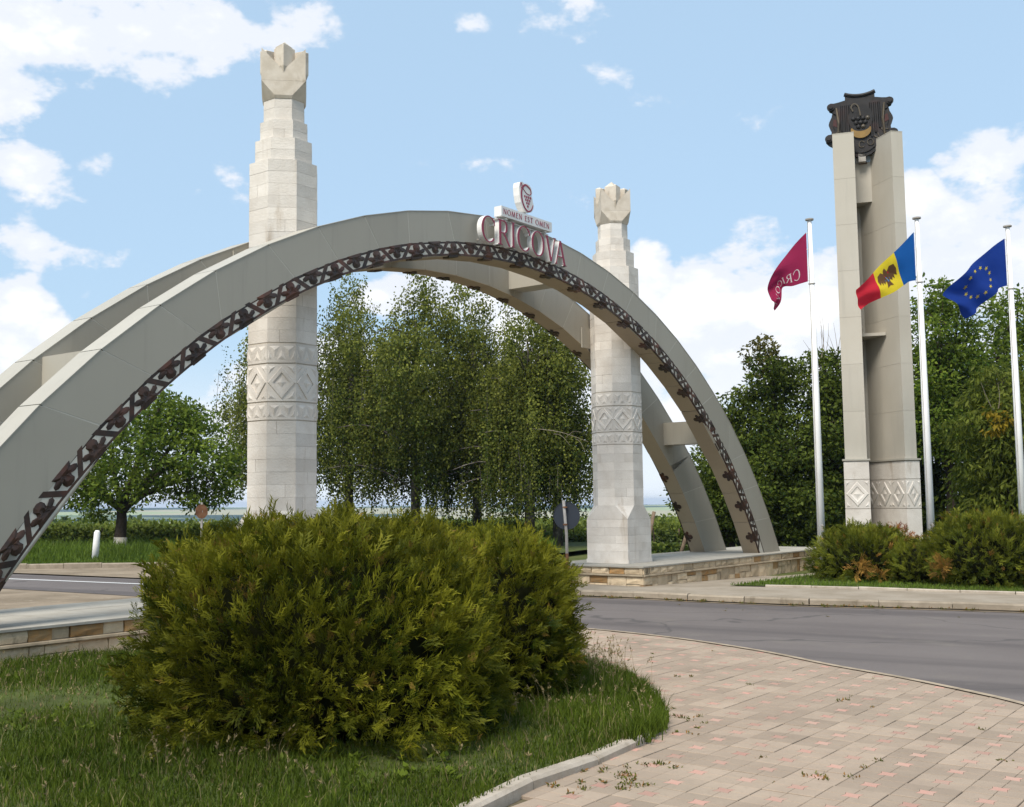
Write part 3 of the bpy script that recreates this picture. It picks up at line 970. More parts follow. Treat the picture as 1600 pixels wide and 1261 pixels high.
    # crown: square turned by 45 degrees, notched top, chamfered lower corners, spire and pointed merlons
    ed = (GU + GN).normalized(); ef = (-GU + GN).normalized()
    def CR(x, y, z): return g(sc, 0, 0) + ed * x + ef * y + ZUP * z
    hs = .305
    low = []
    for k in range(8):
        a = math.radians(22.5 + 45 * k); r = .575 / 2 / C225
        low.append(CR(r * math.cos(a), r * math.sin(a), 7.245))
    ch = .18
    mid = []
    for sx, sy in ((1, 1), (-1, 1), (-1, -1), (1, -1)):
        mid += [CR(sx * hs, sy * (hs - ch), 7.285), CR(sx * (hs - ch), sy * hs, 7.285), CR(sx * hs, sy * hs, 7.49)]
    obj('crown_base', *hull(low + mid), MAT['crown'], t)
    # crown body, top edge dips towards the middle of each face
    rim = []
    for i in range(4):
        a0 = [(hs, hs), (-hs, hs), (-hs, -hs), (hs, -hs)][i]; a1 = [(-hs, hs), (-hs, -hs), (hs, -hs), (hs, hs)][i]
        rim.append((a0[0], a0[1], 7.955))
        rim.append(((a0[0] + a1[0]) / 2, (a0[1] + a1[1]) / 2, 7.64))
    n = 8
    V = [CR(x, y, 7.492) for x, y, z in rim] + [CR(x, y, z) for x, y, z in rim] + [CR(x * .62, y * .62, min(z - .10, 7.68)) for x, y, z in rim]
    Fc = [tuple(range(n - 1, -1, -1)), tuple(2 * n + i for i in range(n))]
    for lv in (0, 1):
        Fc += [(lv * n + i, lv * n + (i + 1) % n, (lv + 1) * n + (i + 1) % n, (lv + 1) * n + i) for i in range(n)]
    cb = obj('crown_block', V, Fc, MAT['crown'], t)
    ORG[cb.name] = origin(t)
    r = .105
    sq = [(r, r), (-r, r), (-r, -r), (r, -r)]
    V = [L(x, y, 7.6) for x, y in sq] + [L(x, y, 8.06) for x, y in sq] + [L(0, 0, 8.175)]
    Fc = [(3, 2, 1, 0)] + [(i, (i + 1) % 4, 4 + (i + 1) % 4, 4 + i) for i in range(4)] + [(4 + i, 4 + (i + 1) % 4, 8) for i in range(4)]
    obj('spire', V, Fc, MAT['crown'], cb)
    for k in range(4):
        a = math.radians(90 * k)
        nr = ed * math.cos(a) + ef * math.sin(a); d = -ed * math.sin(a) + ef * math.cos(a)
        o_ = g(sc, 0, 0) + nr * (hs - .06)
        # prism with an edge outwards, pointed below and above
        pl = [(-.115, 0.0), (0, .095), (.115, 0.0), (0, -.10)]
        V = [o_ + d * x + nr * y + ZUP * 7.70 for x, y in pl] + [o_ + d * x + nr * y + ZUP * (8.02 - abs(x) * .25) for x, y in pl] + [o_ + nr * .02 + ZUP * 8.05, o_ + nr * .045 + ZUP * 7.56]
        Fc = [(i, (i + 1) % 4, 4 + (i + 1) % 4, 4 + i) for i in range(4)] + [(4 + i, 4 + (i + 1) % 4, 8) for i in range(4)] + [((i + 1) % 4, i, 9) for i in range(4)]
        obj('merlon', V, Fc, MAT['crown'], cb)
    return t
pillar(-4.5545, 'nearer, taller-looking carved stone pillar rising behind the big front shrub')
pillar(4.5545, 'farther carved stone pillar standing on the right platform')

# ------------------------------------------------------------------ arches
RO, ZO = 12.4755, -6.2338      # outer edge
RF, ZFI = 11.3882, -5.5989     # lower edge of the plain fascia
RI, ZI = 11.1334, -5.5572      # lower edge of the frieze
def circ(R, zc, tau):
    ph = math.acos((ZP - zc) / R) * tau
    return R * math.sin(ph), zc + R * math.cos(ph)
def circ_at_s(R, zc, s):
    return s, zc + math.sqrt(R * R - s * s)
LEAF = [(-.42, 0), (.42, 0), (.34, .22), (.50, .32), (.53, .50), (.42, .60), (.33, .52), (.27, .46), (.20, .50), (.24, .68), (.20, .88), (.06, 1.0), (-.10, .98), (-.20, .84), (-.18, .62), (-.22, .50), (-.30, .50), (-.36, .62), (-.48, .60), (-.54, .44), (-.46, .32), (-.34, .24)]
def leaf_mesh(w, h, th):
    n = len(LEAF)
    P = [(x * w, y * h) for x, y in LEAF]
    cx, cy = 0.0, h * .38
    V = [Vector((x, y, 0)) for x, y in P] + [Vector((x * .96, y * .97 + .01 * h, th * .7)) for x, y in P]
    # raised midrib fan
    V += [Vector((x * .45, cy + (y - cy) * .5, th)) for x, y in P] + [Vector((0, cy, th * .75))]
    Fc = []
    for lv in (0, 1):
        Fc += [(lv * n + i, lv * n + (i + 1) % n, (lv + 1) * n + (i + 1) % n, (lv + 1) * n + i) for i in range(n)]
    Fc += [(2 * n + i, 2 * n + (i + 1) % n, 3 * n) for i in range(n)]
    return V, Fc
leaf_me = raw_mesh('leaf', *leaf_mesh(.375, .195, .045), MAT['bronze'])
soffit_leaf_me = raw_mesh('soffit_leaf', *leaf_mesh(.29, .20, .028), MAT['bronze'])
bar_me = raw_mesh('bar', *prism([(-.15, 0), (-.062, 0), (.15, .215), (.062, .215)], (0, 0, 0), (1, 0, 0), (0, 1, 0), (0, 0, 1), 0, .030), MAT['bronze'])
bar_me2 = raw_mesh('bar', *prism([(.062, 0), (.15, 0), (-.062, .215), (-.15, .215)], (0, 0, 0), (1, 0, 0), (0, 1, 0), (0, 0, 1), 0, .030), MAT['bronze'])
NSEG = 26
def arch(qa, qb, face, label, beams):
    """qa: side that carries the frieze, qb: plain side; face = +1 when the frieze looks towards +q"""
    t = thing('clad_arch', g(0, (qa + qb) / 2, ZP), label, 'arch', 'arches of the gateway')
    def P(sz, q): return g(sz[0], q, sz[1])
    # seam stations: mostly radial, every fourth one plumb
    st = []
    for i in range(NSEG + 1):
        tau = -1 + 2 * i / NSEG
        o_ = circ(RO, ZO, tau)
        f_ = circ(RF, ZFI, tau); b_ = circ(RI, ZI, tau)
        if i % 4 == 2 and abs(tau) < .93:
            f_ = circ_at_s(RF, ZFI, o_[0] * .985); b_ = circ_at_s(RI, ZI, o_[0] * .985)
        st.append((o_, f_, b_))
    lerp2 = lambda a, b, f: (a[0] + (b[0] - a[0]) * f, a[1] + (b[1] - a[1]) * f)
    sg = 1 if face > 0 else -1
    th = .0016
    core = []
    SUB = 1
    for i in range(NSEG):
        o0, f0, b0 = st[i]; o1, f1, b1 = st[i + 1]
        # core strip
        ins = lambda p: (p[0] * .998, p[1] - .012)
        c = [ins(o0), ins(o1), lerp2(b1, o1, .03), lerp2(b0, o0, .03)]
        qi, qo = qa - sg * (th + .0006), qb + sg * (th + .0006)
        core.append(([P(p, qi) for p in c] + [P(p, qo) for p in c],
                     [(0, 1, 2, 3), (7, 6, 5, 4), (0, 4, 5, 1), (1, 5, 6, 2), (2, 6, 7, 3), (3, 7, 4, 0)]))
        def plate(name, quad, q_out, q_in, mat):
            V = [P(p, q_out) for p in quad] + [P(p, q_in) for p in quad]
            obj(name, V, [(0, 1, 2, 3), (7, 6, 5, 4), (0, 4, 5, 1), (1, 5, 6, 2), (2, 6, 7, 3), (3, 7, 4, 0)], mat, t)
        e = .0065
        L0 = math.hypot(o1[0] - o0[0], o1[1] - o0[1])
        k0, k1 = e / L0, 1 - e / L0
        # decorated side: fascia over frieze ground
        q_ = [lerp2(o0, o1, k0), lerp2(o0, o1, k1), lerp2(f0, f1, k1), lerp2(f0, f1, k0)]
        plate('fascia_panel', q_, qa, qa - sg * th, MAT['clad'])
        q_ = [lerp2(f0, f1, 0), lerp2(f0, f1, 1), lerp2(b0, b1, 1), lerp2(b0, b1, 0)]
        plate('frieze_panel', q_, qa - sg * .030, qa - sg * .042, MAT['band'])
        # plain side
        q_ = [lerp2(o0, o1, k0), lerp2(o0, o1, k1), lerp2(b0, b1, k1), lerp2(b0, b1, k0)]
        plate('fascia_panel', q_, qb, qb + sg * th, MAT['clad'])
        # top strip and soffit strip
        for nm, a0, a1, dz, mt in (('top_panel', o0, o1, .010, MAT['clad_edge']), ('soffit_panel', b0, b1, -.010, MAT['clad_soffit_bounce'])):
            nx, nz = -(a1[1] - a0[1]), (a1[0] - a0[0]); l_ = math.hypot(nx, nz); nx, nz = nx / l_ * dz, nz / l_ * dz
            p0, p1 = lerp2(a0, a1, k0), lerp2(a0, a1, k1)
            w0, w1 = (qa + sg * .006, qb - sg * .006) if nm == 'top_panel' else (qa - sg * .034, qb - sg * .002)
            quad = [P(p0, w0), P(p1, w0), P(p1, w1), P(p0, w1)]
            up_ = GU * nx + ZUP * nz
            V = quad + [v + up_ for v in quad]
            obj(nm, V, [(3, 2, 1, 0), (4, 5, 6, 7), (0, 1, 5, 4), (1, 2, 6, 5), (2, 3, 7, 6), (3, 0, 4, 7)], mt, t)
    obj('body', *merge(core), MAT['clad_core'], t)
    # rails above and below the frieze
    for nm, (R, zc), w in (('upper_rail', (RF, ZFI), .038), ('lower_rail', (RI, ZI), .022)):
        V, Fc = [], []
        N = 104
        for i in range(N + 1):
            tau = -1 + 2 * i / N
            a = circ(R, zc, tau)
            ph = math.acos((ZP - zc) / R) * tau
            n_ = (math.sin(ph), math.cos(ph))
            lo, hi = (-w, .004) if nm == 'upper_rail' else (-.006, w)
            for r_, q in ((lo, qa - sg * .03), (lo, qa - sg * .002), (hi, qa - sg * .002), (hi, qa - sg * .03)):
                V.append(g(a[0] + n_[0] * r_, q, a[1] + n_[1] * r_))
        for i in range(N):
            for j in range(4):
                Fc.append((i * 4 + j, i * 4 + (j + 1) % 4, i * 4 + 4 + (j + 1) % 4, i * 4 + 4 + j))
        obj(nm, V, Fc, MAT['bronze'], t)
    # bars and leaves
    phm = math.acos((ZP - ZI) / RI)
    nb = int(2 * phm * RI / .452)
    nrm = GN * sg
    for i in range(nb + 1):
        tau = -1 + 2 * (i + .5) / (nb + 1)
        for what in (0, 1):
            tt = tau + what * 1.0 / (nb + 1)
            if tt > .995: continue
            b_ = circ(RI, ZI, tt); f_ = circ(RF, ZFI, tt)
            ph = phm * tt
            depth = max(.12, (f_[0] - b_[0]) * math.sin(ph) + (f_[1] - b_[1]) * math.cos(ph))
            tan = (GU * math.cos(ph) - ZUP * math.sin(ph))
            rad = (GU * math.sin(ph) + ZUP * math.cos(ph))
            ob_ = g(b_[0], qa - sg * .029, b_[1])
            if what == 0:
                fy = depth / .215
                R3 = Matrix((tan * sg, rad * fy, nrm)).transposed()
                even = (i % 2 == 0)
                me = bar_me if even == (sg > 0) else bar_me2
                Mx = R3.to_4x4(); Mx.translation = ob_
                inst('bar', me, Mx, t)
            else:
                up_leaf = (i % 2 == 0)
                fy = depth / .215
                if up_leaf:
                    R3 = Matrix((tan * sg, rad * fy, nrm)).transposed(); o2 = ob_
                else:
                    R3 = Matrix((-tan * sg, -rad * fy, nrm)).transposed(); o2 = ob_ + rad * depth
                Mx = R3.to_4x4(); Mx.translation = o2 + nrm * .001
                lf = inst('leaf', leaf_me, Mx, t)
                if up_leaf:
                    # its twin lies on the soffit
                    R3 = Matrix((-tan * sg, -nrm, -rad)).transposed()
                    Mx = R3.to_4x4(); Mx.translation = g(b_[0], qa - sg * .012, b_[1]) - rad * .0115
                    inst('soffit_leaf', soffit_leaf_me, Mx, t)
    if beams:
        for s_, half in ((-7.7, .22), (-1.78, .22), (1.78, .22), (7.7, .22)):
            zo_ = ZO + math.sqrt(RO * RO - s_ * s_); zi_ = ZI + math.sqrt(RI * RI - s_ * s_)
            zt_, zb_ = zo_ - .12 * (zo_ - zi_), zi_ + .2 * (zo_ - zi_)
            if abs(s_) < 3: zt_, zb_ = zo_ - .06, zi_ + .12
            else: zt_, zb_ = 3.36, 2.86
            obj('tie_beam', *box(g(0, 0, 0), GU, GN, ZUP, s_ - half, s_ + half, -.499, .468, zb_, zt_), MAT['clad'], t)
        for s_ in (-4.5545, 4.5545):
            zo_ = ZO + math.sqrt(RO * RO - s_ * s_); zi_ = ZI + math.sqrt(RI * RI - s_ * s_)
            obj('mounting_plate', *box(g(0, 0, 0), GU, GN, ZUP, s_ - .50, s_ + .50, -.496, -.468, zi_ + .12, zo_ - .25), MAT['clad'], t)
    return t
arch(.863, .470, 1, 'nearer beige arch with dark leaf frieze and raised letters on its face', False)
arch(-.890, -.500, -1, 'rear beige arch running parallel behind the pillars, plain face towards us', True)

# ------------------------------------------------------------------ lettering
def ring(cx, cy, rx, ry, a0, a1, tmin, tmax, n=20, axis=0.0):
    """arc with swelling stroke, as a strip of quads (outer/inner)"""
    Q = []
    pts = []
    for i in range(n + 1):
        a = math.radians(a0 + (a1 - a0) * i / n)
        t_ = tmin + (tmax - tmin) * abs(math.cos(a - math.radians(axis))) ** 1.5
        pts.append(((cx + rx * math.cos(a), cy + ry * math.sin(a)), (cx + (rx - t_) * math.cos(a), cy + (ry - tmin * 1.0 - (t_ - tmin) * .15) * math.sin(a))))
    return [[pts[i][0], pts[i + 1][0], pts[i + 1][1], pts[i][1]] for i in range(n)]
def stem(x, w, y0=0, y1=1): return [[(x - w / 2, y0), (x + w / 2, y0), (x + w / 2, y1), (x - w / 2, y1)]]
def diag(x0, y0, x1, y1, w): return [[(x0 - w / 2, y0), (x0 + w / 2, y0), (x1 + w / 2, y1), (x1 - w / 2, y1)]]
def serif(x, y, w, up=True, h=.035):
    return [[(x - w / 2, y), (x + w / 2, y), (x + w / 2 - .02, y + (h if up else -h)), (x - w / 2 + .02, y + (h if up else -h))][:: 1 if up else -1]]
def glyph(ch, e=0.0):
    """unit-height roman capitals; e fattens the strokes. returns (width, polygons)"""
    T, N_ = .125 + 2 * e, .045 + 2 * e
    if ch == 'C':
        return .86, ring(.46, .5, .46 + e, .52 + e, 42, 318, N_, T, 26) + [[(.77, .70), (.83 + e, .68), (.82 + e, .90), (.79, .88)]]
    if ch == 'O':
        return .98, ring(.49, .5, .49 + e, .52 + e, 0, 360, N_, T, 34)
    if ch == 'I':
        return .32, stem(.16, T, -e, 1 + e) + serif(.16, -e, .28 + e, True) + serif(.16, 1 + e, .28 + e, False)
    if ch == 'R':
        return .80, stem(.17, T, -e, 1 + e) + serif(.17, -e, .30 + e, True) + serif(.13, 1 + e, .24 + e, False) + \
            [[(.17, .94), (.42, .94), (.42, .94 + N_ + .01), (.17, .94 + N_ + .01)], [(.17, .47), (.42, .47), (.42, .47 + N_), (.17, .47 + N_)]] + \
            ring(.40, .73, .26 + e, .27 + e, -92, 92, N_, T * .9, 14) + diag(.80, -e, .40, .49, T * .95)
    if ch == 'V':
        return .86, diag(.43, -.02 - e, .12, 1 + e, T) + diag(.46, 0, .76, 1 + e, N_) + serif(.12, 1 + e, .26, False) + serif(.76, 1 + e, .2, False)
    if ch == 'A':
        return .90, diag(.78, -e, .46, 1.02 + e, T) + diag(.13, 0, .44, 1.0, N_) + [[(.24, .32), (.64, .32), (.62, .32 + N_), (.255, .32 + N_)]] + serif(.78, -e, .26, True) + serif(.13, -e, .2, True)
    if ch == 'N':
        return .92, stem(.13, N_, 0, 1) + diag(.76, 0, .12, 1, T) + stem(.78, N_, 0, 1) + serif(.13, 0, .2) + serif(.78, 1, .2, False) + serif(.08, 1, .14, False)
    if ch == 'M':
        return 1.06, diag(.08, 0, .18, 1, N_) + diag(.53, 0, .2, 1, T) + diag(.53, 0, .86, 1, N_) + diag(.96, 0, .86, 1, T * .9) + serif(.09, 0, .18) + serif(.96, 0, .22)
    if ch == 'E':
        return .64, stem(.15, T) + serif(.12, 0, .22) + [[(.15, .955), (.56, .955), (.58, 1), (.15, 1)], [(.15, .5), (.47, .5), (.47, .545), (.15, .545)], [(.15, 0), (.60, 0), (.58, .045), (.15, .045)],
                           [(.53, .86), (.58, .84), (.58, .99), (.55, .99)], [(.55, .01), (.6, .01), (.62, .16), (.58, .14)]]
    if ch == 'S':
        return .56, ring(.27, .74, .23, .27, 20, 270, N_, T * .85, 14) + ring(.27, .26, .24, .28, 90, -160, N_, T * .9, 14)[::1]
    if ch == 'T':
        return .74, stem(.37, T) + serif(.37, 0, .28) + [[(.04, .955), (.70, .955), (.70, 1), (.04, 1)], [(.03, .83), (.06, .85), (.08, .99), (.04, .99)], [(.68, .85), (.71, .83), (.70, .99), (.66, .99)]]
    return .35, []
def fix(poly):
    a = sum(poly[i][0] * poly[(i + 1) % len(poly)][1] - poly[(i + 1) % len(poly)][0] * poly[i][1] for i in range(len(poly)))
    return poly if a > 0 else poly[::-1]
def letter_solid(ch, x0, y0, w, h, frame_, d0, d1, e=0.0):
    gw, polys = glyph(ch, e)
    parts = []
    for i, pl in enumerate(polys):
        pl = fix([(x0 + px / gw * w, y0 + py * h) for px, py in pl])
        parts.append(prism(pl, *frame_, d0, d1 + .0004 * (i % 3)))
    return merge(parts)
SIGN = thing('arch_sign', g(0, 1.0, 5.7), 'crimson and white raised winery sign with grape emblem on top of the nearer arch', 'sign')
FR = (g(0, 0, 0), GU, ZUP, GN)
LETTERS = [('C', -1.302, -.940, 5.735), ('R', -.875, -.545, 5.748), ('I', -.50, -.385, 5.762), ('C', -.325, .045, 5.757), ('O', .087, .470, 5.745), ('V', .500, .835, 5.725), ('A', .770, 1.150, 5.700)]
for ch, xa, xb, zb in LETTERS:
    lb = obj('letter', *letter_solid(ch, xa, zb, xb - xa, .415, FR, .945, 1.035, .012), MAT['white'], SIGN)
    ORG[lb.name] = origin(SIGN)
    obj('letter_face', *letter_solid(ch, xa, zb, xb - xa, .415, FR, 1.036, 1.042, 0.0), MAT['crimson'], lb)
    for px_ in (.3, .7):
        obj('standoff', *box(FR[0], GU, ZUP, GN, xa + (xb - xa) * px_ - .012, xa + (xb - xa) * px_ + .012, zb + .03, zb + .055, .864, .90), MAT['steel'], lb)
bd = obj('motto_board', *box(g(0, 0, 0), GU, ZUP, GN, -.775, .70, 6.228, 6.395, .90, 1.045), MAT['white'], SIGN)
ORG[bd.name] = origin(SIGN)
TXT = 'NOMEN EST OMEN'
wid = [glyph(c)[0] + .24 if c != ' ' else .62 for c in TXT]
sc_ = 1.36 / sum(wid); x = -.725
for c, w in zip(TXT, wid):
    if c != ' ':
        gw = glyph(c)[0]
        obj('letter', *letter_solid(c, x, 6.268, gw * sc_, .088, FR, 1.0455, 1.0505), MAT['crimson'], bd)
    x += w * sc_
obj('support_rail', *merge([box(FR[0], GU, ZUP, GN, -.80, .72, 6.186, 6.205, .93, .96), *[box(FR[0], GU, ZUP, GN, x_ - .012, x_ + .012, 6.12, 6.227, .905, .935) for x_ in (-.6, -.2, .2, .55)],
                             *[box(FR[0], GU, ZUP, GN, x_ - .03, x_ + .03, 6.195, 6.225, .87, 1.02) for x_ in (-.6, .55)]]), MAT['white'], SIGN)
# emblem: white board in the outline of a looped letter with a bunch of grapes
EMB = [(-.245, .66), (-.26, .80), (-.235, .885), (-.17, .905), (-.10, .885), (-.03, .90), (.05, .885), (.105, .84), (.12, .77), (.10, .715), (.13, .66), (.145, .60), (.165, .575), (.15, .50), (.09, .435), (.0, .405), (-.09, .415), (-.16, .47), (-.215, .55)]
EMB = [(a, b + 6.0 + .02) for a, b in EMB]
em = obj('emblem_board', *prism(fix(EMB), *FR, .915, 1.04), MAT['white'], SIGN)
ORG[em.name] = origin(SIGN)
def polyline2(pts, w):
    out = []
    P2 = [Vector(p) for p in pts]
    nr = []
    for i in range(len(P2)):
        d = (P2[min(i + 1, len(P2) - 1)] - P2[max(i - 1, 0)]).normalized(); nr.append(Vector((-d.y, d.x)))
    for i in range(len(P2) - 1):
        w0, w1 = (w(i / (len(P2) - 1)), w((i + 1) / (len(P2) - 1))) if callable(w) else (w, w)
        out.append(fix([tuple(P2[i] + nr[i] * w0 / 2), tuple(P2[i + 1] + nr[i + 1] * w1 / 2), tuple(P2[i + 1] - nr[i + 1] * w1 / 2), tuple(P2[i] - nr[i] * w0 / 2)]))
    return out
loop = smooth_line([(.135, 6.575), (.09, 6.49), (.0, 6.445), (-.09, 6.475), (-.165, 6.57), (-.195, 6.69), (-.175, 6.80), (-.10, 6.875), (-.02, 6.872), (.06, 6.835), (.085, 6.775), (.04, 6.735), (-.05, 6.745), (-.13, 6.795), (-.175, 6.86), (-.20, 6.895), (-.215, 6.86), (-.195, 6.80)], 4)
loop = [(a, b + .005) for a, b in loop]
obj('loop_stroke', *merge([prism(q_, *FR, 1.0405, 1.0455 + .0004 * (i % 3)) for i, q_ in enumerate(polyline2(loop, lambda t_: .012 + .022 * math.sin(math.pi * min(1, t_ * 1.6)) if t_ < .62 else .013))]), MAT['crimson'], em)
gr_me = None
for (r, cnt) in ((0, 4), (1, 3), (2, 2), (3, 1)):
    for i in range(cnt):
        xx = -.015 + (i - (cnt - 1) / 2) * .056; zz = 6.690 - r * .052
        pl = [(xx + .019 * math.cos(a * math.pi / 5), zz + .023 * math.sin(a * math.pi / 5)) for a in range(10)]
        obj('grape', *prism(pl, *FR, 1.0405, 1.046), MAT['crimson'], em)

# ------------------------------------------------------------------ clad tower with the emblem shield
TX = Vector((.94, -.342, 0)).normalized(); TY = Vector((.342, .94, 0)).normalized()
TO = Vector((8.74, 25.09, 0))
TW = thing('clad_tower', TO + TX * .6 + TY * .8, 'tall beige winged tower on a carved stone base behind the flagpoles', 'tower')
BB = math.radians(31)
BD = TX * math.sin(BB) - TY * math.cos(BB)        # outward along the right wing
BN = TX * math.cos(BB) + TY * math.sin(BB)        # across it, to the right
BE = TO + TX * 1.265 + TY * .24                   # near left edge of the right wing
ZT, ZB = 10.0, 2.50
def wing(o_, ex, ey, w, dep, z0, z1, nz, top_slope=0.0, vs=()):
    """a wing: core + separate cladding panels. ex across the end face, ey back from it"""
    obj('wing_core', *box(o_, ex, ey, ZUP, .008, w - .008, .008, dep - .008, z0, z1 - .012), MAT['clad_core'], TW)
    zs = [z0 + (z1 - z0) * i / nz for i in range(nz + 1)]
    for i in range(nz):
        za, zb = zs[i] + .002, zs[i + 1] - .002
        obj('cladding_panel', *box(o_, ex, ey, ZUP, 0, w, 0, .007, za, zb), MAT['clad_tower'], TW)
        for (xa, xb) in ((0, .007), (w - .007, w)):
            cuts = [.0085] + [v for v in vs] + [dep]
            for ya, yb in zip(cuts, cuts[1:]):
                obj('cladding_panel', *box(o_, ex, ey, ZUP, xa, xb, ya + .0015, yb - .0015, za, zb), MAT['clad_tower'], TW)
        obj('cladding_panel', *box(o_, ex, ey, ZUP, .0085, w - .0085, dep - .007, dep, za, zb), MAT['clad_tower'], TW)
    obj('cap_panel', *box(o_, ex, ey, ZUP, -.004, w + .004, -.004, dep + .004, z1 - .011, z1 + .004), MAT['clad_tower'], TW)
NZ = 7
wing(TO, TX, TY, .465, 1.55, ZB, ZT, NZ, 0, (.78,))
wing(BE, BN, -BD, .29, 1.75, ZB, ZT, NZ, 0, (.86,))
# links between the wings: deep head box, back wall, shelf
obj('link_box', *box(TO, TX, TY, ZUP, .468, .86, .98, 1.5, 8.58, 9.54), MAT['clad_tower'], TW)
obj('link_wall', *box(TO, TX, TY, ZUP, .468, .80, 1.44, 1.5, ZB, 8.578), MAT['clad_tower'], TW)
obj('shelf', *box(TO, TX, TY, ZUP, .468, .98, .66, 1.438, 5.35, 5.42), MAT['clad_tower'], TW)
# stone base
def base_block(o_, ex, ey, w, dep, z0, z1, name='base_stone'):
    obj(name, *box(o_, ex, ey, ZUP, -.035, w + .035, -.035, dep + .03, z0, z1), MAT['pillar'], TW)
for (o_, ex, ey, w, dep) in ((TO, TX, TY, .465, 1.55), (BE, BN, -BD, .29, 1.75)):
    for z0, z1 in ((0, .68), (.688, 1.38), (1.395, 2.035), (2.05, 2.44)):
        base_block(o_, ex, ey, w, dep, z0, z1)
    obj('base_core', *box(o_, ex, ey, ZUP, -.022, w + .022, -.022, dep + .02, 0, 2.46), MAT['pillar_core'], TW)
    obj('drip_flashing', *box(o_, ex, ey, ZUP, -.06, w + .06, -.06, dep + .05, 2.462, 2.50), MAT['clad_edge'], TW)
def diamond(o_, d, nr, cx, w, zc, hz):
    pa = lambda f: [(cx - w * f, zc), (cx, zc - hz * f), (cx + w * f, zc), (cx, zc + hz * f)]
    def lv(f, h): return [o_ + d * x + ZUP * z + nr * h for x, z in pa(f)]
    V = lv(1, -.004) + lv(.90, .018) + lv(.62, .018) + lv(.52, .002) + lv(.34, .002) + [o_ + d * cx + ZUP * zc + nr * .024]
    Fc = []
    for l_ in range(4):
        Fc += [(l_ * 4 + i, l_ * 4 + (i + 1) % 4, l_ * 4 + 4 + (i + 1) % 4, l_ * 4 + 4 + i) for i in range(4)]
    Fc += [(16 + i, 16 + (i + 1) % 4, 20) for i in range(4)]
    obj('diamond_relief', V, Fc, MAT['pillar'], TW)
    for sx in (-1, 1):
        for sz in (-1, 1):
            q = [(cx + sx * w, zc + sz * hz * 1.0), (cx + sx * w * .55, zc + sz * hz), (cx + sx * w, zc + sz * hz * .5)]
            V = [o_ + d * x + ZUP * z - nr * .003 for x, z in q] + [o_ + d * sum(p[0] for p in q) / 3 + ZUP * sum(p[1] for p in q) / 3 + nr * .018]
            obj('corner_relief', V, [(0, 1, 3), (1, 2, 3), (2, 0, 3), (2, 1, 0)], MAT['pillar'], TW)
zc = 1.715
diamond(TO - TY * .035, TX, -TY, .2325, .245, zc, .29)
for cx in (.27, .79, 1.31):
    diamond(BE - BN * .035 , -BD, -BN, cx, .25, zc, .29)
diamond(BE + BD * .035, BN, BD, .145, .165, zc, .29)
# little white box under the emblem
jb = thing('junction_box', TO + TX * .62 + TY * 1.0 + ZUP * 9.54, 'small rust-streaked white box below the dark emblem between the tower wings', 'box')
obj('housing', *box(TO, TX, TY, ZUP, .485, .70, .995, 1.2, 9.542, 9.78), MAT['white'], jb)
obj('glass_front', *box(TO, TX, TY, ZUP, .705, .82, .99, 1.16, 9.545, 9.72), m_plain('lamp_glass', (.42, .5, .6), .15, .5), jb)
obj('rust_streak', *box(TO, TX, TY, ZUP, .60, .635, .9925, .994, 9.548, 9.77), MAT['gold'], jb)
obj('bracket', *box(TO, TX, TY, ZUP, .56, .74, .945, .979, 9.50, 9.53), MAT['rusty'], jb)
# emblem shield
EO = TO + TX * .635 + TY * .82 + ZUP * 10.37
ES = thing('emblem_shield', EO - ZUP * .7, 'blackened copper emblem with scrolled edges and gold crescent on top of the tower', 'emblem')
half = [(0, .72), (.14, .735), (.28, .80), (.33, .74), (.33, .66), (.47, .63), (.58, .615), (.66, .625), (.71, .58), (.715, .50), (.685, .43), (.62, .40), (.645, .28), (.70, .17), (.715, .11), (.68, .0), (.655, -.05), (.66, -.13),
        (.74, -.135), (.79, -.20), (.79, -.31), (.73, -.38), (.64, -.44), (.54, -.50), (.42, -.57), (.30, -.63), (.20, -.70), (.10, -.74), (0, -.75)]
shield = half + [(-a, b) for a, b in half[::-1][1:-1]]
shield = fix(shield)
EF = (EO, TX, ZUP, -TY)
sh = obj('plate', *prism(shield, *EF, -.05, .045), MAT['emblem'], ES)
sin_ = [(a * .87, b * .86 - .01) for a, b in shield]
obj('raised_field', *prism(sin_, *EF, .046, .068), MAT['emblem'], ES)
for sx in (-1, 1):
    for cx, cz, r in ((.655, .515, .085), (.725, -.245, .085)):
        for rr_, dd in ((r, .10), (r * .55, .13)):
            pl = [(sx * cx + rr_ * math.cos(a * math.pi / 8), cz + rr_ * math.sin(a * math.pi / 8)) for a in range(16)]
            obj('scroll', *prism(fix(pl), *EF, .044, dd), MAT['emblem'], ES)
    obj('side_staff', *tube([EO + TX * sx * .53 + ZUP * .48 - TY * .085, EO + TX * sx * .49 + ZUP * .1 - TY * .10, EO + TX * sx * .52 - ZUP * .28 - TY * .085], [.022, .03, .022], 6), MAT['brass'], ES)
    for k_ in range(3):
        x_ = sx * (.23 + .09 * k_)
        obj('fluting', *tube([EO + TX * x_ + ZUP * .52 - TY * .07, EO + TX * (x_ * 1.03) - ZUP * (.30 - .1 * k_) - TY * .07], [.03, .03], 6), MAT['emblem'], ES)
    obj('red_pane', *prism(fix([(sx * .52, .02), (sx * .62, .06), (sx * .60, .22), (sx * .54, .20)]), *EF, .069, .075), m_plain('dull_red_enamel', (.055, .014, .011), .5), ES)
obj('top_rail', *merge([tube([EO + TX * x_ + ZUP * (.735 + .07 * (abs(x_) / .34) ** 2) - TY * .03 for x_ in np.linspace(-.34, .34, 9)], .05, 8)]), MAT['emblem'], ES)
ov = [(.27 * math.cos(a * math.pi / 14), .17 + .34 * math.sin(a * math.pi / 14)) for a in range(28)]
obj('medallion', *prism(fix(ov), *EF, .069, .105), MAT['emblem'], ES)
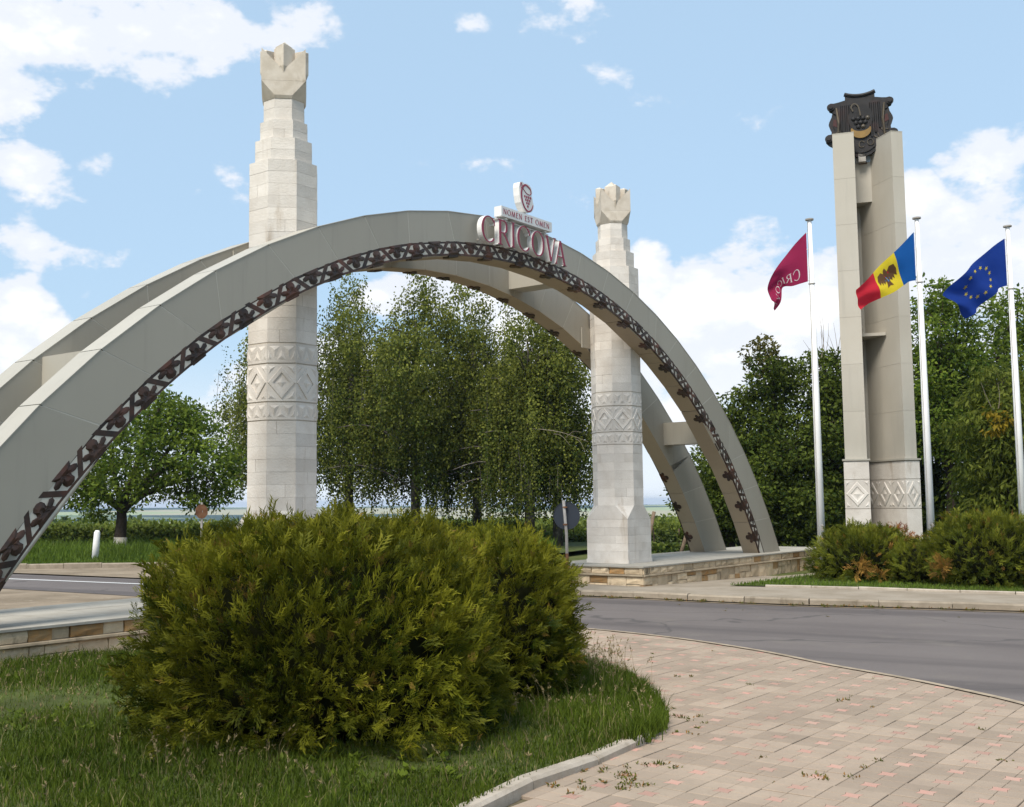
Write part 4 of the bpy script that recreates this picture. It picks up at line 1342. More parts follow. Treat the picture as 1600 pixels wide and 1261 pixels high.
stem_pts = smooth_line([(-.16, .34), (-.20, .45), (-.14, .52), (-.06, .48), (-.02, .36), (.0, .22)], 4)
obj('curled_stem', *merge([prism(q_, *EF, .1055, .135 + .0004 * (i % 3)) for i, q_ in enumerate(polyline2(stem_pts, .028))]), MAT['brass'], ES)
for i in range(9):
    r_, c2 = ((0, i) if i < 4 else (1, i - 4) if i < 7 else (2, i - 7))
    xx = (c2 - (3 - r_) / 2) * .105; zz = .16 - r_ * .10
    bm = bmesh.new(); bmesh.ops.create_icosphere(bm, subdivisions=2, radius=.055)
    V = [EO + TX * (v.co.x + xx) + ZUP * (v.co.z + zz) - TY * (.10 + v.co.y * .7) for v in bm.verts]; bm.verts.index_update()
    Fc = [tuple(v.index for v in f.verts) for f in bm.faces]; bm.free()
    obj('grape', V, Fc, MAT['brass'] if i in (3, 8) else MAT['emblem'], ES, True)
cres = [(.225 * math.cos(a), -.11 + .20 * math.sin(a)) for a in np.linspace(math.radians(168), math.radians(372), 22)]
cres += [(.20 * math.cos(a), -.03 + .115 * math.sin(a)) for a in np.linspace(math.radians(350), math.radians(190), 14)]
obj('gold_crescent', *prism(fix(cres), *EF, .069, .11), MAT['gold'], ES)
WORD = 'CRICOVA'
for i, ch in enumerate(WORD):
    a = math.radians(-90 + (i - 3) * 19.5)
    cx, cz = .60 * math.cos(a), .14 + .62 * math.sin(a) + .02
    ex = TX * math.cos(a + math.pi / 2) + ZUP * math.sin(a + math.pi / 2); ez = -TX * math.cos(a) - ZUP * math.sin(a)
    gw = glyph(ch)[0]
    fr = (EO + TX * cx + ZUP * cz, ex, ez, -TY)
    obj('letter', *letter_solid(ch, -.15 * gw / 2, -.07, .15 * gw, .15, fr, .069, .085, .02), MAT['brass'], ES)
obj('mount', *box(EO, TX, TY, ZUP, -.08, .08, -.045, .30, -.86, -.30), MAT['steel'], ES)

# ------------------------------------------------------------------ flagpoles and flags
def flagpole(x, y, top, label):
    t = thing('flagpole', (x, y, .04), label, 'flagpole', 'flagpoles beside the tower')
    obj('shaft', *tube([(x, y, .04), (x, y, top * .5), (x, y, top)], [.078, .068, .042], 16), MAT['pole'], t, True)
    obj('cap', *tube([(x, y, top + .001), (x, y, top + .03), (x, y, top + .045)], [.085, .085, .03], 14), MAT['steel'], t)
    obj('base_plate', *tube([(x, y, .035), (x, y, .06)], [.17, .17], 12), MAT['steel'], t)
    obj('hatch', *box((x, y, 0), (1, 0, 0), (0, 0, 1), (0, -1, 0), -.025, .025, .98, 1.10, .068, .079), MAT['steel'], t)
    obj('collar', *tube([(x, y, top - 1.33), (x, y, top - 1.31)], [.066, .066], 12), MAT['steel'], t)
    obj('halyard', *tube([(x - .062, y - .05, .9), (x - .05, y - .03, top - .02)], [.006, .006], 5), MAT['steel'], t)
P1 = (7.30, 22.5); P2 = (9.505, 22.5); P3 = (11.665, 23.1)
flagpole(*P1, 7.32, 'white flagpole flying the crimson flag, nearest the arch')
flagpole(*P2, 7.33, 'white flagpole flying the blue, yellow and red flag beside the tower')
flagpole(*P3, 7.29, 'white flagpole flying the dark blue starred flag at the right edge')
def m_cloth(name, c):
    k = NT(name)
    col = k.scale(k.mix(k.noise(9, 4), c, tuple(x_ * .88 for x_ in c)), 1.0)
    k.bump(k.noise(14, 3, .5, (1, 1, 2)), .25, .02)
    k.done(col, .75, .15)
    tr = k.n('ShaderNodeBsdfTranslucent'); k.put(tr.inputs['Color'], k.scale(col, 1.15))
    mx = k.n('ShaderNodeMixShader'); mx.inputs[0].default_value = .45
    k.t.links.new(k.b.outputs[0], mx.inputs[1]); k.t.links.new(tr.outputs[0], mx.inputs[2]); k.t.links.new(mx.outputs[0], k.out.inputs['Surface'])
    return k.m
CL = {n_: m_cloth(n_ + '_cloth', c_) for n_, c_ in dict(crimson=(.32, .02, .075), blue=(.010, .10, .36), yellow=(.78, .60, .035), red=(.60, .025, .045), eublue=(.012, .045, .27), gold=(.70, .56, .10), white=(.75, .70, .70), brown=(.16, .085, .04), lblue=(.06, .22, .5), green=(.10, .20, .06)).items()}
def interp(pts, t):
    n = len(pts) - 1; x = min(max(t, 0), 1) * n; i = min(int(x), n - 1); f = x - i
    p0, p1, p2, p3 = pts[max(i - 1, 0)], pts[i], pts[i + 1], pts[min(i + 2, n)]
    return tuple(.5 * (2 * b + (c - a) * f + (2 * a - 5 * b + 4 * c - d) * f * f + (3 * b - a - 3 * c + d) * f ** 3) for a, b, c, d in zip(p0, p1, p2, p3))
class Flag:
    def __init__(s, top, bot, y, amp, waves, ph, drift):
        s.top, s.bot, s.y, s.amp, s.waves, s.ph, s.drift = top, bot, y, amp, waves, ph, drift
    def p(s, u, v, off=0.0):
        a, b = interp(s.top, u), interp(s.bot, u)
        x = a[0] + (b[0] - a[0]) * v; z = a[1] + (b[1] - a[1]) * v
        y = s.y + s.drift * u + s.amp * (u ** .7) * math.sin(2 * math.pi * (s.waves * (u + .25 * v)) + s.ph) + s.amp * .35 * u * math.sin(9 * v + 7 * u)
        z += .02 * math.sin(11 * u + 2) * (1 - abs(2 * v - 1)) * u
        return Vector((x, y + off, z))
    def sheet(s, u0, u1, nu=14, nv=14):
        V = [s.p(u0 + (u1 - u0) * i / nu, j / nv) for i in range(nu + 1) for j in range(nv + 1)]
        Fc = [(i * (nv + 1) + j, (i + 1) * (nv + 1) + j, (i + 1) * (nv + 1) + j + 1, i * (nv + 1) + j + 1) for i in range(nu) for j in range(nv)]
        return V, Fc
    def patch(s, poly, off=.006):
        n = len(poly)
        cu = sum(p[0] for p in poly) / n; cv = sum(p[1] for p in poly) / n
        V, Fc = [], []
        for o in (-off, off):
            b = len(V)
            V += [s.p(u, v, o) for u, v in poly] + [s.p(cu, cv, o)]
            Fc += [(b + i, b + (i + 1) % n, b + n) for i in range(n)]
        return V, Fc
def toggles(f, t):
    for v in (.02, .35, .68, .98):
        p_ = f.p(0, v)
        obj('toggle', *tube([p_ + Vector((-.005, 0, 0)), p_ + Vector((.055, 0, .004))], .008, 5), MAT['white'], t)
# crimson flag: seen from its back, so the white lettering is mirrored
f1 = Flag([(7.225, 7.07), (7.02, 6.86), (6.82, 6.62), (6.62, 6.38), (6.50, 6.18), (6.445, 5.98), (6.455, 5.84), (6.475, 5.70)],
          [(7.225, 6.05), (7.06, 6.00), (6.90, 5.955), (6.78, 5.97), (6.735, 5.93), (6.70, 5.80), (6.66, 5.62), (6.575, 5.48)], 22.5, .13, 1.6, .4, .15)
F1 = thing('flag', (7.22, 22.5, 6.05), 'limp crimson flag with white letters seen from behind, hanging from the left pole', 'flag')
obj('cloth', *f1.sheet(0, 1, 26, 16), CL['crimson'], F1, True)
u = .13
for ch in 'CRICOVA':
    gw, polys = glyph(ch, .01)
    w = gw * .205
    obj('letter', *merge([f1.patch([(u + px / gw * w * .66,   .90 - .27 * py - .08 * u) for px, py in pl], .006 + .0004 * (i % 3)) for i, pl in enumerate(polys)]), CL['white'], F1)
    u += w * .66 + .022
toggles(f1, F1)
# tricolour
f2 = Flag([(9.435, 7.06), (9.20, 6.82), (8.98, 6.62), (8.76, 6.42), (8.56, 6.22), (8.35, 6.02), (8.17, 5.85)],
          [(9.435, 6.05), (9.28, 6.02), (9.18, 5.95), (8.95, 5.80), (8.68, 5.68), (8.45, 5.58), (8.255, 5.44)], 22.5, .10, 1.8, 1.2, -.1)
F2 = thing('flag', (9.44, 22.5, 6.05), 'blue, yellow and red flag with brown eagle crest in front of the tower', 'flag')
obj('blue_band', *f2.sheet(0, .335, 10, 16), CL['blue'], F2, True)
obj('yellow_band', *f2.sheet(.335, .68, 10, 16), CL['yellow'], F2, True)
obj('red_band', *f2.sheet(.68, 1, 10, 16), CL['red'], F2, True)
def sym(poly, cu=.51, sgn=1): return [(cu + sgn * a * .145, b) for a, b in poly]
W_ = [(.15, .34), (.45, .22), (.85, .26), (1.0, .42), (.92, .60), (.70, .52), (.66, .66), (.48, .54), (.42, .66), (.2, .56)]
obj('eagle', *merge([f2.patch(sym(W_), .006), f2.patch(sym(W_, .51, -1), .0064), f2.patch(sym([(-.16, .30), (.0, .18), (.16, .22), (.22, .34), (.2, .66), (.34, .80), (0, .76), (-.34, .80), (-.2, .66)]), .0068)]), CL['brown'], F2)
obj('crest_upper', *f2.patch(sym([(-.30, .34), (.30, .34), (.30, .46), (-.30, .46)]), .0085), CL['red'], F2)
obj('crest_lower', *f2.patch(sym([(-.30, .46), (.30, .46), (.24, .58), (0, .65), (-.24, .58)]), .0085), CL['lblue'], F2)
obj('crest_head', *f2.patch(sym([(-.10, .40), (.10, .40), (.12, .50), (0, .55), (-.12, .50)]), .0105), CL['gold'], F2)
toggles(f2, F2)
# starred flag
f3 = Flag([(11.595, 7.05), (11.34, 6.88), (11.11, 6.68), (10.88, 6.48), (10.66, 6.27), (10.45, 6.06), (10.27, 5.86)],
          [(11.595, 6.04), (11.45, 6.00), (11.37, 5.90), (11.18, 5.74), (11.02, 5.60), (10.90, 5.46), (10.76, 5.37)], 23.1, .14, 2.2, 2.2, .1)
F3 = thing('flag', (11.6, 23.1, 6.05), 'rippling dark blue flag with a ring of gold stars', 'flag')
obj('cloth', *f3.sheet(0, 1, 26, 16), CL['eublue'], F3, True)
for i in range(12):
    a = 2 * math.pi * i / 12
    cu, cv = .50 + .205 * math.cos(a), .49 + .31 * math.sin(a)
    pl = [(cu + .032 * (1 if k_ % 2 == 0 else .42) * math.sin(math.pi * k_ / 5), cv - .052 * (1 if k_ % 2 == 0 else .42) * math.cos(math.pi * k_ / 5)) for k_ in range(10)]
    obj('star', *f3.patch(pl, .007), CL['gold'], F3)
toggles(f3, F3)

# ------------------------------------------------------------------ road signs, bollards, posts
t = thing('road_sign', (2.10, 21.45, .028), 'round dark road sign seen from behind on a thin pole by the right pillar', 'sign')
sp_ = [(2.10, 21.45, .028), (2.09, 21.45, 1.0), (2.045, 21.45, 1.63)]
obj('pole', *tube([sp_[0], sp_[1], sp_[2]], [.030, .030, .030], 10), MAT['steel'], t, True)
obj('rusted_foot', *merge([tube([(2.10, 21.45, .03), (2.095, 21.45, .62)], [.032, .032], 10), tube([(2.10, 21.45, .03), (2.10, 21.45, .045)], [.12, .12], 8)]), MAT['rusty'], t)
dd = Vector((.40, .92, 0)).normalized(); de = Vector((.92, -.40, 0)).normalized()
c_ = Vector((2.085, 21.45, 1.335)) + dd * .05
disc = [(.262 * math.cos(a * math.pi / 20), .262 * math.sin(a * math.pi / 20)) for a in range(40)]
obj('disc', *prism(fix(disc), c_, de, ZUP, -dd, 0, .006), MAT['signback'], t)
obj('rim', *merge([prism(fix(q_), c_, de, ZUP, -dd, -.002, .014) for q_ in ring(0, 0, .265, .265, 0, 360, .010, .010, 40)]), MAT['signback'], t)
for z_ in (1.17, 1.5):
    obj('clamp', *tube([Vector((2.07, 21.45, z_ - .015)), Vector((2.07, 21.45, z_ + .015))], .045, 10), MAT['rusty'], t)
# rusty sign among the shrub tops, further back
t = thing('road_sign', (-5.65, 24.8, -.02), 'rust-coloured octagonal sign edge-on above the left end of the front shrub', 'sign')
obj('pole', *tube([(-5.65, 24.8, -.02), (-5.65, 24.8, 1.66)], [.026, .026], 8), MAT['steel'], t)
oc = [(.155 * math.cos(math.radians(22.5 + 45 * k_)), .165 * math.sin(math.radians(22.5 + 45 * k_))) for k_ in range(8)]
sd = Vector((.80, .60, 0))
obj('plate', *prism(fix(oc), (-5.65, 24.77, 1.46), sd, ZUP, Vector((.6, -.8, 0)), 0, .008), MAT['rusty'], t)
obj('clamp', *tube([(-5.65, 24.8, 1.44), (-5.65, 24.8, 1.48)], .035, 8), MAT['steel'], t)
for (x, y, lean, lab) in ((-10.19, 31.6, .05, 'whitewashed concrete post in the verge left of the limewashed tree trunk'), (-12.75, 32.6, .02, 'whitewashed post half hidden behind the nearer arch at far left')):
    t = thing('bollard', (x, y, .06), lab, 'bollard', 'white posts along the verge')
    hgt = .86
    obj('post', *tube([(x, y, .05), (x + lean * .5, y, .06 + hgt * .5), (x + lean, y, .06 + hgt * .93), (x + lean * 1.05, y, .06 + hgt)], [.098, .092, .085, .05], 12), MAT['bollard'], t, True)
    obj('painted_band', *tube([(x + lean * .02, y, .062), (x + lean * .08, y, .12)], [.1005, .0995], 12), MAT['kerb'], t, True)
# leaning vineyard posts seen through the gap right of the far pillar
for (x0, y0, x1, z1, lab) in ((5.58, 33.6, 5.95, 1.28, 'leaning wooden vineyard post just right of the far pillar'), (6.62, 33.4, 6.98, 1.02, 'second leaning wooden vineyard post, beside the foot of the rear arch')):
    t = thing('vineyard_post', (x0, y0, -.05), lab, 'post', 'wooden vineyard posts')
    a, b = Vector((x0, y0, -.05)), Vector((x1, y0 + .2, z1))
    obj('shaft', *tube([a, a + (b - a) * .5 + Vector((.015, 0, 0)), b], [.062, .06, .055], 9), MAT['wood'], t, True)
    obj('wire_loop', *tube([a + (b - a) * .7 + Vector((-.068, 0, 0)), a + (b - a) * .7 + Vector((0, -.068, 0)), a + (b - a) * .7 + Vector((.068, 0, 0))], .006, 4), MAT['steel'], t)

# ------------------------------------------------------------------ vegetation tools
def unit(A): return A / np.maximum(1e-9, np.linalg.norm(A, axis=1, keepdims=True))
def leaf_quads(P, D, Nn, Lh, Wd, tint):
    """kite-shaped leaves: base P, direction D, normal Nn"""
    S = unit(np.cross(D, Nn))
    L_ = Lh[:, None]; W_ = Wd[:, None]
    V = np.stack([P, P + D * L_ * .45 + S * W_ * .5 - Nn * L_ * .06, P + D * L_, P + D * L_ * .45 - S * W_ * .5 - Nn * L_ * .06], 1).reshape(-1, 3)
    Q = np.arange(len(V)).reshape(-1, 4)
    return V, Q, np.repeat(tint, 4)
def rand_unit(n): return unit(RNG.normal(size=(n, 3)))
def clump_leaves(C, R, per, size, flat=.7, droop=.25, upb=.6):
    """C: clump centres, R: clump radii"""
    n = len(C)
    cnt = RNG.poisson(per, n)
    idx = np.repeat(np.arange(n), cnt)
    m = len(idx)
    d = rand_unit(m) * (RNG.random((m, 1)) ** .45) * np.array([1, 1, flat])
    P = C[idx] + d * R[idx][:, None]
    D = unit(d + rand_unit(m) * .7 + np.array([0, 0, -droop]))
    Nn = unit(rand_unit(m) + np.array([0, 0, upb]))
    Nn = unit(Nn - D * (D * Nn).sum(1, keepdims=True))
    L_ = size * RNG.uniform(.7, 1.3, m)
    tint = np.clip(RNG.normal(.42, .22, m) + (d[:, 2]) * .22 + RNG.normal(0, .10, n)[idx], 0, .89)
    return P, D, Nn, L_, tint
def lobes_points(lobes, n, shell=.55):
    """points in a union of ellipsoids (x,y,z,rx,ry,rz), denser towards the outside"""
    lob = np.array(lobes, dtype=float)
    vol = lob[:, 3] * lob[:, 4] * lob[:, 5]
    pick = RNG.choice(len(lob), n, p=vol ** .8 / (vol ** .8).sum())
    r = RNG.random(n) ** (1 / 3.0)
    r = np.where(RNG.random(n) < shell, RNG.uniform(.78, 1.06, n), r)
    return lob[pick, :3] + rand_unit(n) * r[:, None] * lob[pick, 3:]
def curve3(a, b, bend, n=5):
    a, b = Vector(a), Vector(b)
    return [a + (b - a) * (i / n) + Vector(bend) * math.sin(math.pi * i / n) for i in range(n + 1)]
def broadleaf(name, base, trunk_h, r0, lobes, clumps, per, leaf, mat, label, cat='tree', group=None, fork=.35, crad=(.22, .5), lean=(0, 0), bark='bark', shell=.55, twig_frac=.35, aspect=.55, droop=.25):
    t = thing(name, base, label, cat, group)
    bx_, by_, bz_ = base
    br = []
    topv = Vector((bx_ + lean[0], by_ + lean[1], bz_ + trunk_h))
    tp = [Vector((bx_, by_, bz_ - .1)), Vector((bx_ + lean[0] * .2, by_ + lean[1] * .2, bz_ + trunk_h * .3)), Vector((bx_ + lean[0] * .6 + .04, by_ + lean[1] * .6, bz_ + trunk_h * .7)), topv]
    br.append(tube(tp, [r0 * 1.25, r0, r0 * .85, r0 * .7], 9))
    C = lobes_points(lobes, clumps, shell)
    C = C[C[:, 2] > bz_ + .25]
    joints = []
    for (x, y, z, rx, ry, rz) in lobes:
        st = tp[2] + (topv - tp[2]) * random.uniform(.2, 1.0)
        lim = curve3(st, (x, y, z + rz * .3), (random.uniform(-.2, .2), random.uniform(-.2, .2), random.uniform(-.05, .3)), 6)
        br.append(tube(lim, [r0 * .55 * (1 - .8 * i / 6) + .008 for i in range(7)], 6))
        joints += lim[2:]
    J = np.array([tuple(j) for j in joints])
    for c in C[RNG.random(len(C)) < twig_frac]:
        j = J[np.argmin(((J - c) ** 2).sum(1) + RNG.random(len(J)) * .3)]
        br.append(tube(curve3(j, c, (random.uniform(-.1, .1), random.uniform(-.1, .1), random.uniform(-.05, .12)), 3), [.016, .012, .009, .004], 4, False))
    obj('trunk', *merge(br), MAT[bark], t, True)
    R = RNG.uniform(*crad, len(C))
    P, D, Nn, L_, ti = clump_leaves(C, R, per, leaf, .72, droop)
    V, Q, T = leaf_quads(P, D, Nn, L_, L_ * aspect * RNG.uniform(.8, 1.2, len(L_)), ti)
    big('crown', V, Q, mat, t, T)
    return t

# ------------------------------------------------------------------ trees
# walnut with a limewashed trunk
wx, wy = -11.2, 37.3
lob = [(-10.1, 37.2, 3.7, 1.7, 1.7, 1.45), (-8.7, 37.0, 3.0, 1.5, 1.5, 1.35), (-11.6, 37.4, 3.0, 1.5, 1.4, 1.2), (-9.9, 37.2, 4.7, 1.15, 1.1, .85), (-8.3, 36.9, 2.3, 1.15, 1.2, .9), (-10.6, 36.7, 2.2, 1.1, .9, .7),
       (-12.9, 37.6, 2.6, 1.2, 1.2, .95), (-9.0, 37.0, 4.0, 1.1, 1.1, .9), (-12.0, 37.3, 1.7, .8, .8, .5), (-14.2, 37.8, 2.4, 1.0, 1.0, .9)]
wt = broadleaf('walnut_tree', (wx, wy, .06), 1.65, .20, lob, 470, 44, .15, MAT['walnut_leaf'], 'spreading green walnut tree with limewashed trunk on the left verge', shell=.5, crad=(.22, .5), twig_frac=.4, aspect=.5)
obj('limewash', *tube([(wx, wy, .0), (wx, wy, .3), (wx + .01, wy, .56)], [.252, .232, .215], 12), MAT['limewash'], wt, True)

# weeping birches
def birch(x, y, h, R, label, n_str=400, low=1.1, lean=0.0):
    t = thing('birch_tree', (x, y, 0), label, 'tree', 'weeping birches behind the gateway')
    br = []
    tp = [Vector((x, y, -.1)), Vector((x + lean * .3, y, h * .3)), Vector((x + lean * .6 + random.uniform(-.15, .15), y, h * .6)), Vector((x + lean, y, h * .78))]
    br.append(tube(tp, [.19, .15, .10, .03], 9))
    limb_pts = []
    nl = 26
    for i in range(nl):
        f = .22 + .68 * i / nl
        st = tp[0].lerp(tp[3], f) + Vector((0, 0, 0))
        a = random.uniform(0, 2 * math.pi)
        rr_ = R * (1.0 - .55 * max(0, f - .35) / .65) * random.uniform(.6, 1.05)
        end = st + Vector((math.cos(a) * rr_, math.sin(a) * rr_, random.uniform(.3, 1.1)))
        lim = curve3(st, end, (0, 0, random.uniform(.2, .6)), 6)
        br.append(tube(lim, [.042 * (1 - .85 * k_ / 6) + .005 for k_ in range(7)], 5))
        limb_pts += lim[1:]
    L = np.array([tuple(p) for p in limb_pts] + [tuple(tp[3])])
    # strands hang from the limbs
    n = n_str
    nb_ = n // 8
    bi = RNG.integers(0, nb_, n)
    bc = L[RNG.integers(0, len(L), nb_)] + RNG.normal(0, .5, (nb_, 3)) * np.array([1, 1, .9])
    s0 = bc[bi] + RNG.normal(0, .21, (n, 3)) * np.array([1, 1, 1.6])
    btint = RNG.normal(0, .20, nb_)[bi]
    top_ = h - .06
    s0[:, 2] = np.minimum(s0[:, 2], top_ - RNG.random(n) * .5)
    ln = RNG.gamma(3.2, .62, n) + .4
    ln = np.minimum(ln, np.maximum(.5, s0[:, 2] - low - RNG.random(n) * 1.3))
    out = s0[:, :2] - np.array([x, y])
    out = out / np.maximum(.2, np.linalg.norm(out, axis=1, keepdims=True))
    sway = RNG.normal(0, .07, (n, 2)) + out * .14 + RNG.normal(0, .10, (nb_, 2))[bi]
    step = .07
    cnt = (ln / step).astype(int)
    idx = np.repeat(np.arange(n), cnt)
    f = (np.arange(len(idx)) - np.repeat(np.cumsum(cnt) - cnt, cnt)) * step
    tpos = f / np.maximum(ln[idx], .1)
    P = np.empty((len(idx), 3))
    P[:, :2] = s0[idx, :2] + sway[idx] * np.sqrt(tpos)[:, None] * np.minimum(1, ln[idx])[:, None]
    P[:, 2] = s0[idx, 2] - f + .10 * np.sin(np.pi * np.minimum(1, tpos * 3)) 
    wide = .035 + .055 * (1 - tpos)
    P += RNG.normal(0, 1, P.shape) * wide[:, None] * np.array([1, 1, .4])
    m = len(P)
    D = unit(rand_unit(m) * .8 + np.array([0, 0, -.75]))
    Nn = rand_unit(m); Nn = unit(Nn - D * (D * Nn).sum(1, keepdims=True))
    Lh = RNG.uniform(.07, .12, m)
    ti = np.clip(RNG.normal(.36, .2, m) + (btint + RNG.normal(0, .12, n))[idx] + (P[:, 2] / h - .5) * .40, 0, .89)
    lob = []
    for i in range(13):
        f_ = (i + .5) / 13
        zz = h * (.30 + .66 * f_)
        rr_ = R * (1.0 if f_ < .45 else max(.30, 1.0 - .85 * (f_ - .45) / .55))
        a = random.uniform(0, 6.28); off = rr_ * random.uniform(.1, .75)
        lob.append((x + math.cos(a) * off, y + math.sin(a) * off, min(zz, h - .5), rr_ * random.uniform(.34, .55), rr_ * random.uniform(.34, .55), h * random.uniform(.06, .12)))
    C = lobes_points(lob, int(n * .82), .5)
    Rc = RNG.uniform(.18, .42, len(C))
    P2, D2, N2, L2, t2_ = clump_leaves(C, Rc, 32, .10, 1.5, 1.1, .3)
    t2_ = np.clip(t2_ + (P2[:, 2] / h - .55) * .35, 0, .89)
    P = np.concatenate([P, P2]); D = np.concatenate([D, D2]); Nn = np.concatenate([Nn, N2]); Lh = np.concatenate([Lh, L2]); ti = np.concatenate([ti, t2_])
    V, Q, T = leaf_quads(P, D, Nn, Lh, Lh * .72, ti)
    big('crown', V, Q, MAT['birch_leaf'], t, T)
    tw = []
    for k_ in range(0, n, 14):
        a = s0[k_]; b = a.copy(); b[:2] += sway[k_]; b[2] -= ln[k_] * .8
        tw.append(tube(curve3(a, b, (0, 0, .05), 3), [.008, .007, .006, .004], 3, False))
    obj('trunk', *merge(br + tw), MAT['birch'], t, True)
    return t
birch(-7.1, 43.5, 9.5, 2.5, 'weeping birch mostly hidden behind the nearer pillar', 480, 1.6)
b1 = birch(-4.1, 42.5, 11.0, 3.0, 'tall weeping birch next to the nearer pillar, crown reaching the arch', 800, 1.5)
birch(-1.5, 40.5, 10.9, 3.2, 'dense weeping birch below the crown of the nearer arch', 900, .9)
birch(.75, 41.5, 10.6, 3.2, 'weeping birch in the middle of the group under the arch', 900, .7)
birch(2.5, 38.5, 9.3, 2.7, 'dark weeping birch with a pale dead branch, second from the far pillar', 850, .6)
b6 = birch(3.55, 39.5, 8.7, 2.1, 'weeping birch touching the left side of the far pillar', 650, .8)
dw = []
for (a, b, r) in (((2.4, 36.6, 4.0), (4.3, 36.4, 3.55), .016), ((3.2, 36.55, 3.82), (3.7, 36.4, 3.45), .010), ((3.6, 36.5, 3.7), (4.1, 36.4, 3.85), .009), ((3.9, 36.5, 3.65), (4.2, 36.3, 3.2), .009), ((2.9, 36.6, 3.9), (2.6, 36.4, 4.15), .009)):
    dw.append(tube(curve3(a, b, (0, 0, .12), 5), [r * (1 - .12 * i) for i in range(6)], 5))
dbr = obj('dead_branch', *merge(dw), MAT['deadwood'], b6)

# trees on the right
G_R = 'trees behind the tower'
def rt_tree(name, x, y, h, w, label, mat='dark_leaf', clumps=420, per=42, leaf=.13, low=.3, n=9, **k):
    lob = []
    for i in range(n):
        f = (i + .5) / n
        zz = low + (h - low) * (.12 + .78 * f)
        rr_ = w * 1.12 * (1.0 if f < .65 else 1.0 - .6 * (f - .65) / .35)
        a = random.uniform(0, 6.28)
        off = rr_ * random.uniform(.15, .6)
        lob.append((x + math.cos(a) * off, y + math.sin(a) * off * .8, zz, rr_ * random.uniform(.5, .72), rr_ * random.uniform(.5, .7), (h - low) * random.uniform(.12, .19)))
    lob.append((x, y, h - .6, w * .55, w * .55, .6))
    lob.append((x, y, low + (h - low) * .3, w * .85, w * .8, (h - low) * .26))
    return broadleaf(name, (x, y, 0), max(1.2, h * .35), .16, lob, int(clumps * 1.2), per, leaf, MAT[mat], label, group=G_R, **k)
rt_tree('hedge_tree', 8.5, 35.0, 4.9, 1.5, 'low dark tree closest to the feet of the arches', clumps=420, low=.1)
t2 = rt_tree('hedge_tree', 9.75, 34.2, 6.0, 1.55, 'dark bushy tree with a pale loose tip left of the first flagpole', clumps=520, low=.1)
C = lobes_points([(9.45, 34.2, 6.0, .55, .5, .55), (9.6, 34.2, 6.45, .3, .3, .3)], 34, .3)
P, D, Nn, L_, ti = clump_leaves(C, np.full(len(C), .2), 20, .13)
V, Q, T = leaf_quads(P, D, Nn, L_, L_ * .55, ti)
tag(big('loose_tip', V, Q, MAT['yellow_leaf'], t2, T), kind='stuff')
t3 = rt_tree('hedge_tree', 11.4, 33.8, 6.1, 1.5, 'dark tree with bare twigs rising left of the tower', clumps=520, low=.1)
dw = []
for i in range(16):
    a = Vector((11.6 + random.uniform(-.7, .6), 33.6, 5.6)); b = a + Vector((random.uniform(-.35, .35), 0, random.uniform(.8, 1.75)))
    dw.append(tube(curve3(a, b, (random.uniform(-.1, .1), 0, 0), 4), [.014, .012, .009, .006, .003], 4, False))
obj('bare_twigs', *merge(dw), MAT['deadwood'], t3)
rt_tree('hedge_tree', 13.4, 36.5, 6.0, 1.7, 'dark tree standing directly behind the tower', clumps=420, low=.1)
rt_tree('hedge_tree', 15.0, 34.0, 8.3, 1.75, 'tall airy tree right of the tower behind the tricolour flagpole', 'walnut_leaf', clumps=470, per=44, low=2.6, n=11, twig_frac=.6)
rt_tree('hedge_tree', 17.6, 34.5, 7.9, 1.95, 'tall leafy tree behind the starred flag', 'walnut_leaf', clumps=560, per=44, low=1.2, n=11)
rt_tree('hedge_tree', 20.2, 35.0, 7.7, 1.9, 'leafy tree cut by the right edge of the picture', 'walnut_leaf', clumps=420, per=40, low=.6)
rt_tree('hedge_tree', 15.6, 36.5, 4.4, 2.2, 'dark undergrowth tree in the shade right of the tower', clumps=420, low=.0)
t6 = rt_tree('drooping_tree', 13.6, 27.6, 4.9, 1.45, 'lighter yellow-green tree with drooping leaves between the two right flagpoles', 'droop_leaf', clumps=480, per=40, leaf=.17, low=.4, aspect=.3, droop=.9)
rt_tree('drooping_tree', 16.3, 28.4, 5.4, 1.5, 'yellow-green drooping tree at the far right edge', 'droop_leaf', clumps=420, per=36, leaf=.17, low=.4, aspect=.3, droop=.9)
C = lobes_points([(12.95, 26.6, 3.45, .25, .2, .3)], 9, .3)
P, D, Nn, L_, ti = clump_leaves(C, np.full(len(C), .16), 16, .16, .7, .9)
V, Q, T = leaf_quads(P, D, Nn, L_, L_ * .35, np.full(len(L_), .97))
big('yellow_spray', V, Q, MAT['droop_leaf'], t6, T)
obj('dead_branch', *merge([tube(curve3((13.5, 26.9, 3.2), (12.55, 26.5, 4.35), (-.1, 0, -.1), 5), [.022, .018, .015, .012, .009, .005], 5), tube(curve3((12.95, 26.6, 3.6), (12.95, 26.5, 4.35), (.05, 0, 0), 4), [.012, .01, .008, .006, .004], 4)]), MAT['deadwood'], t6)

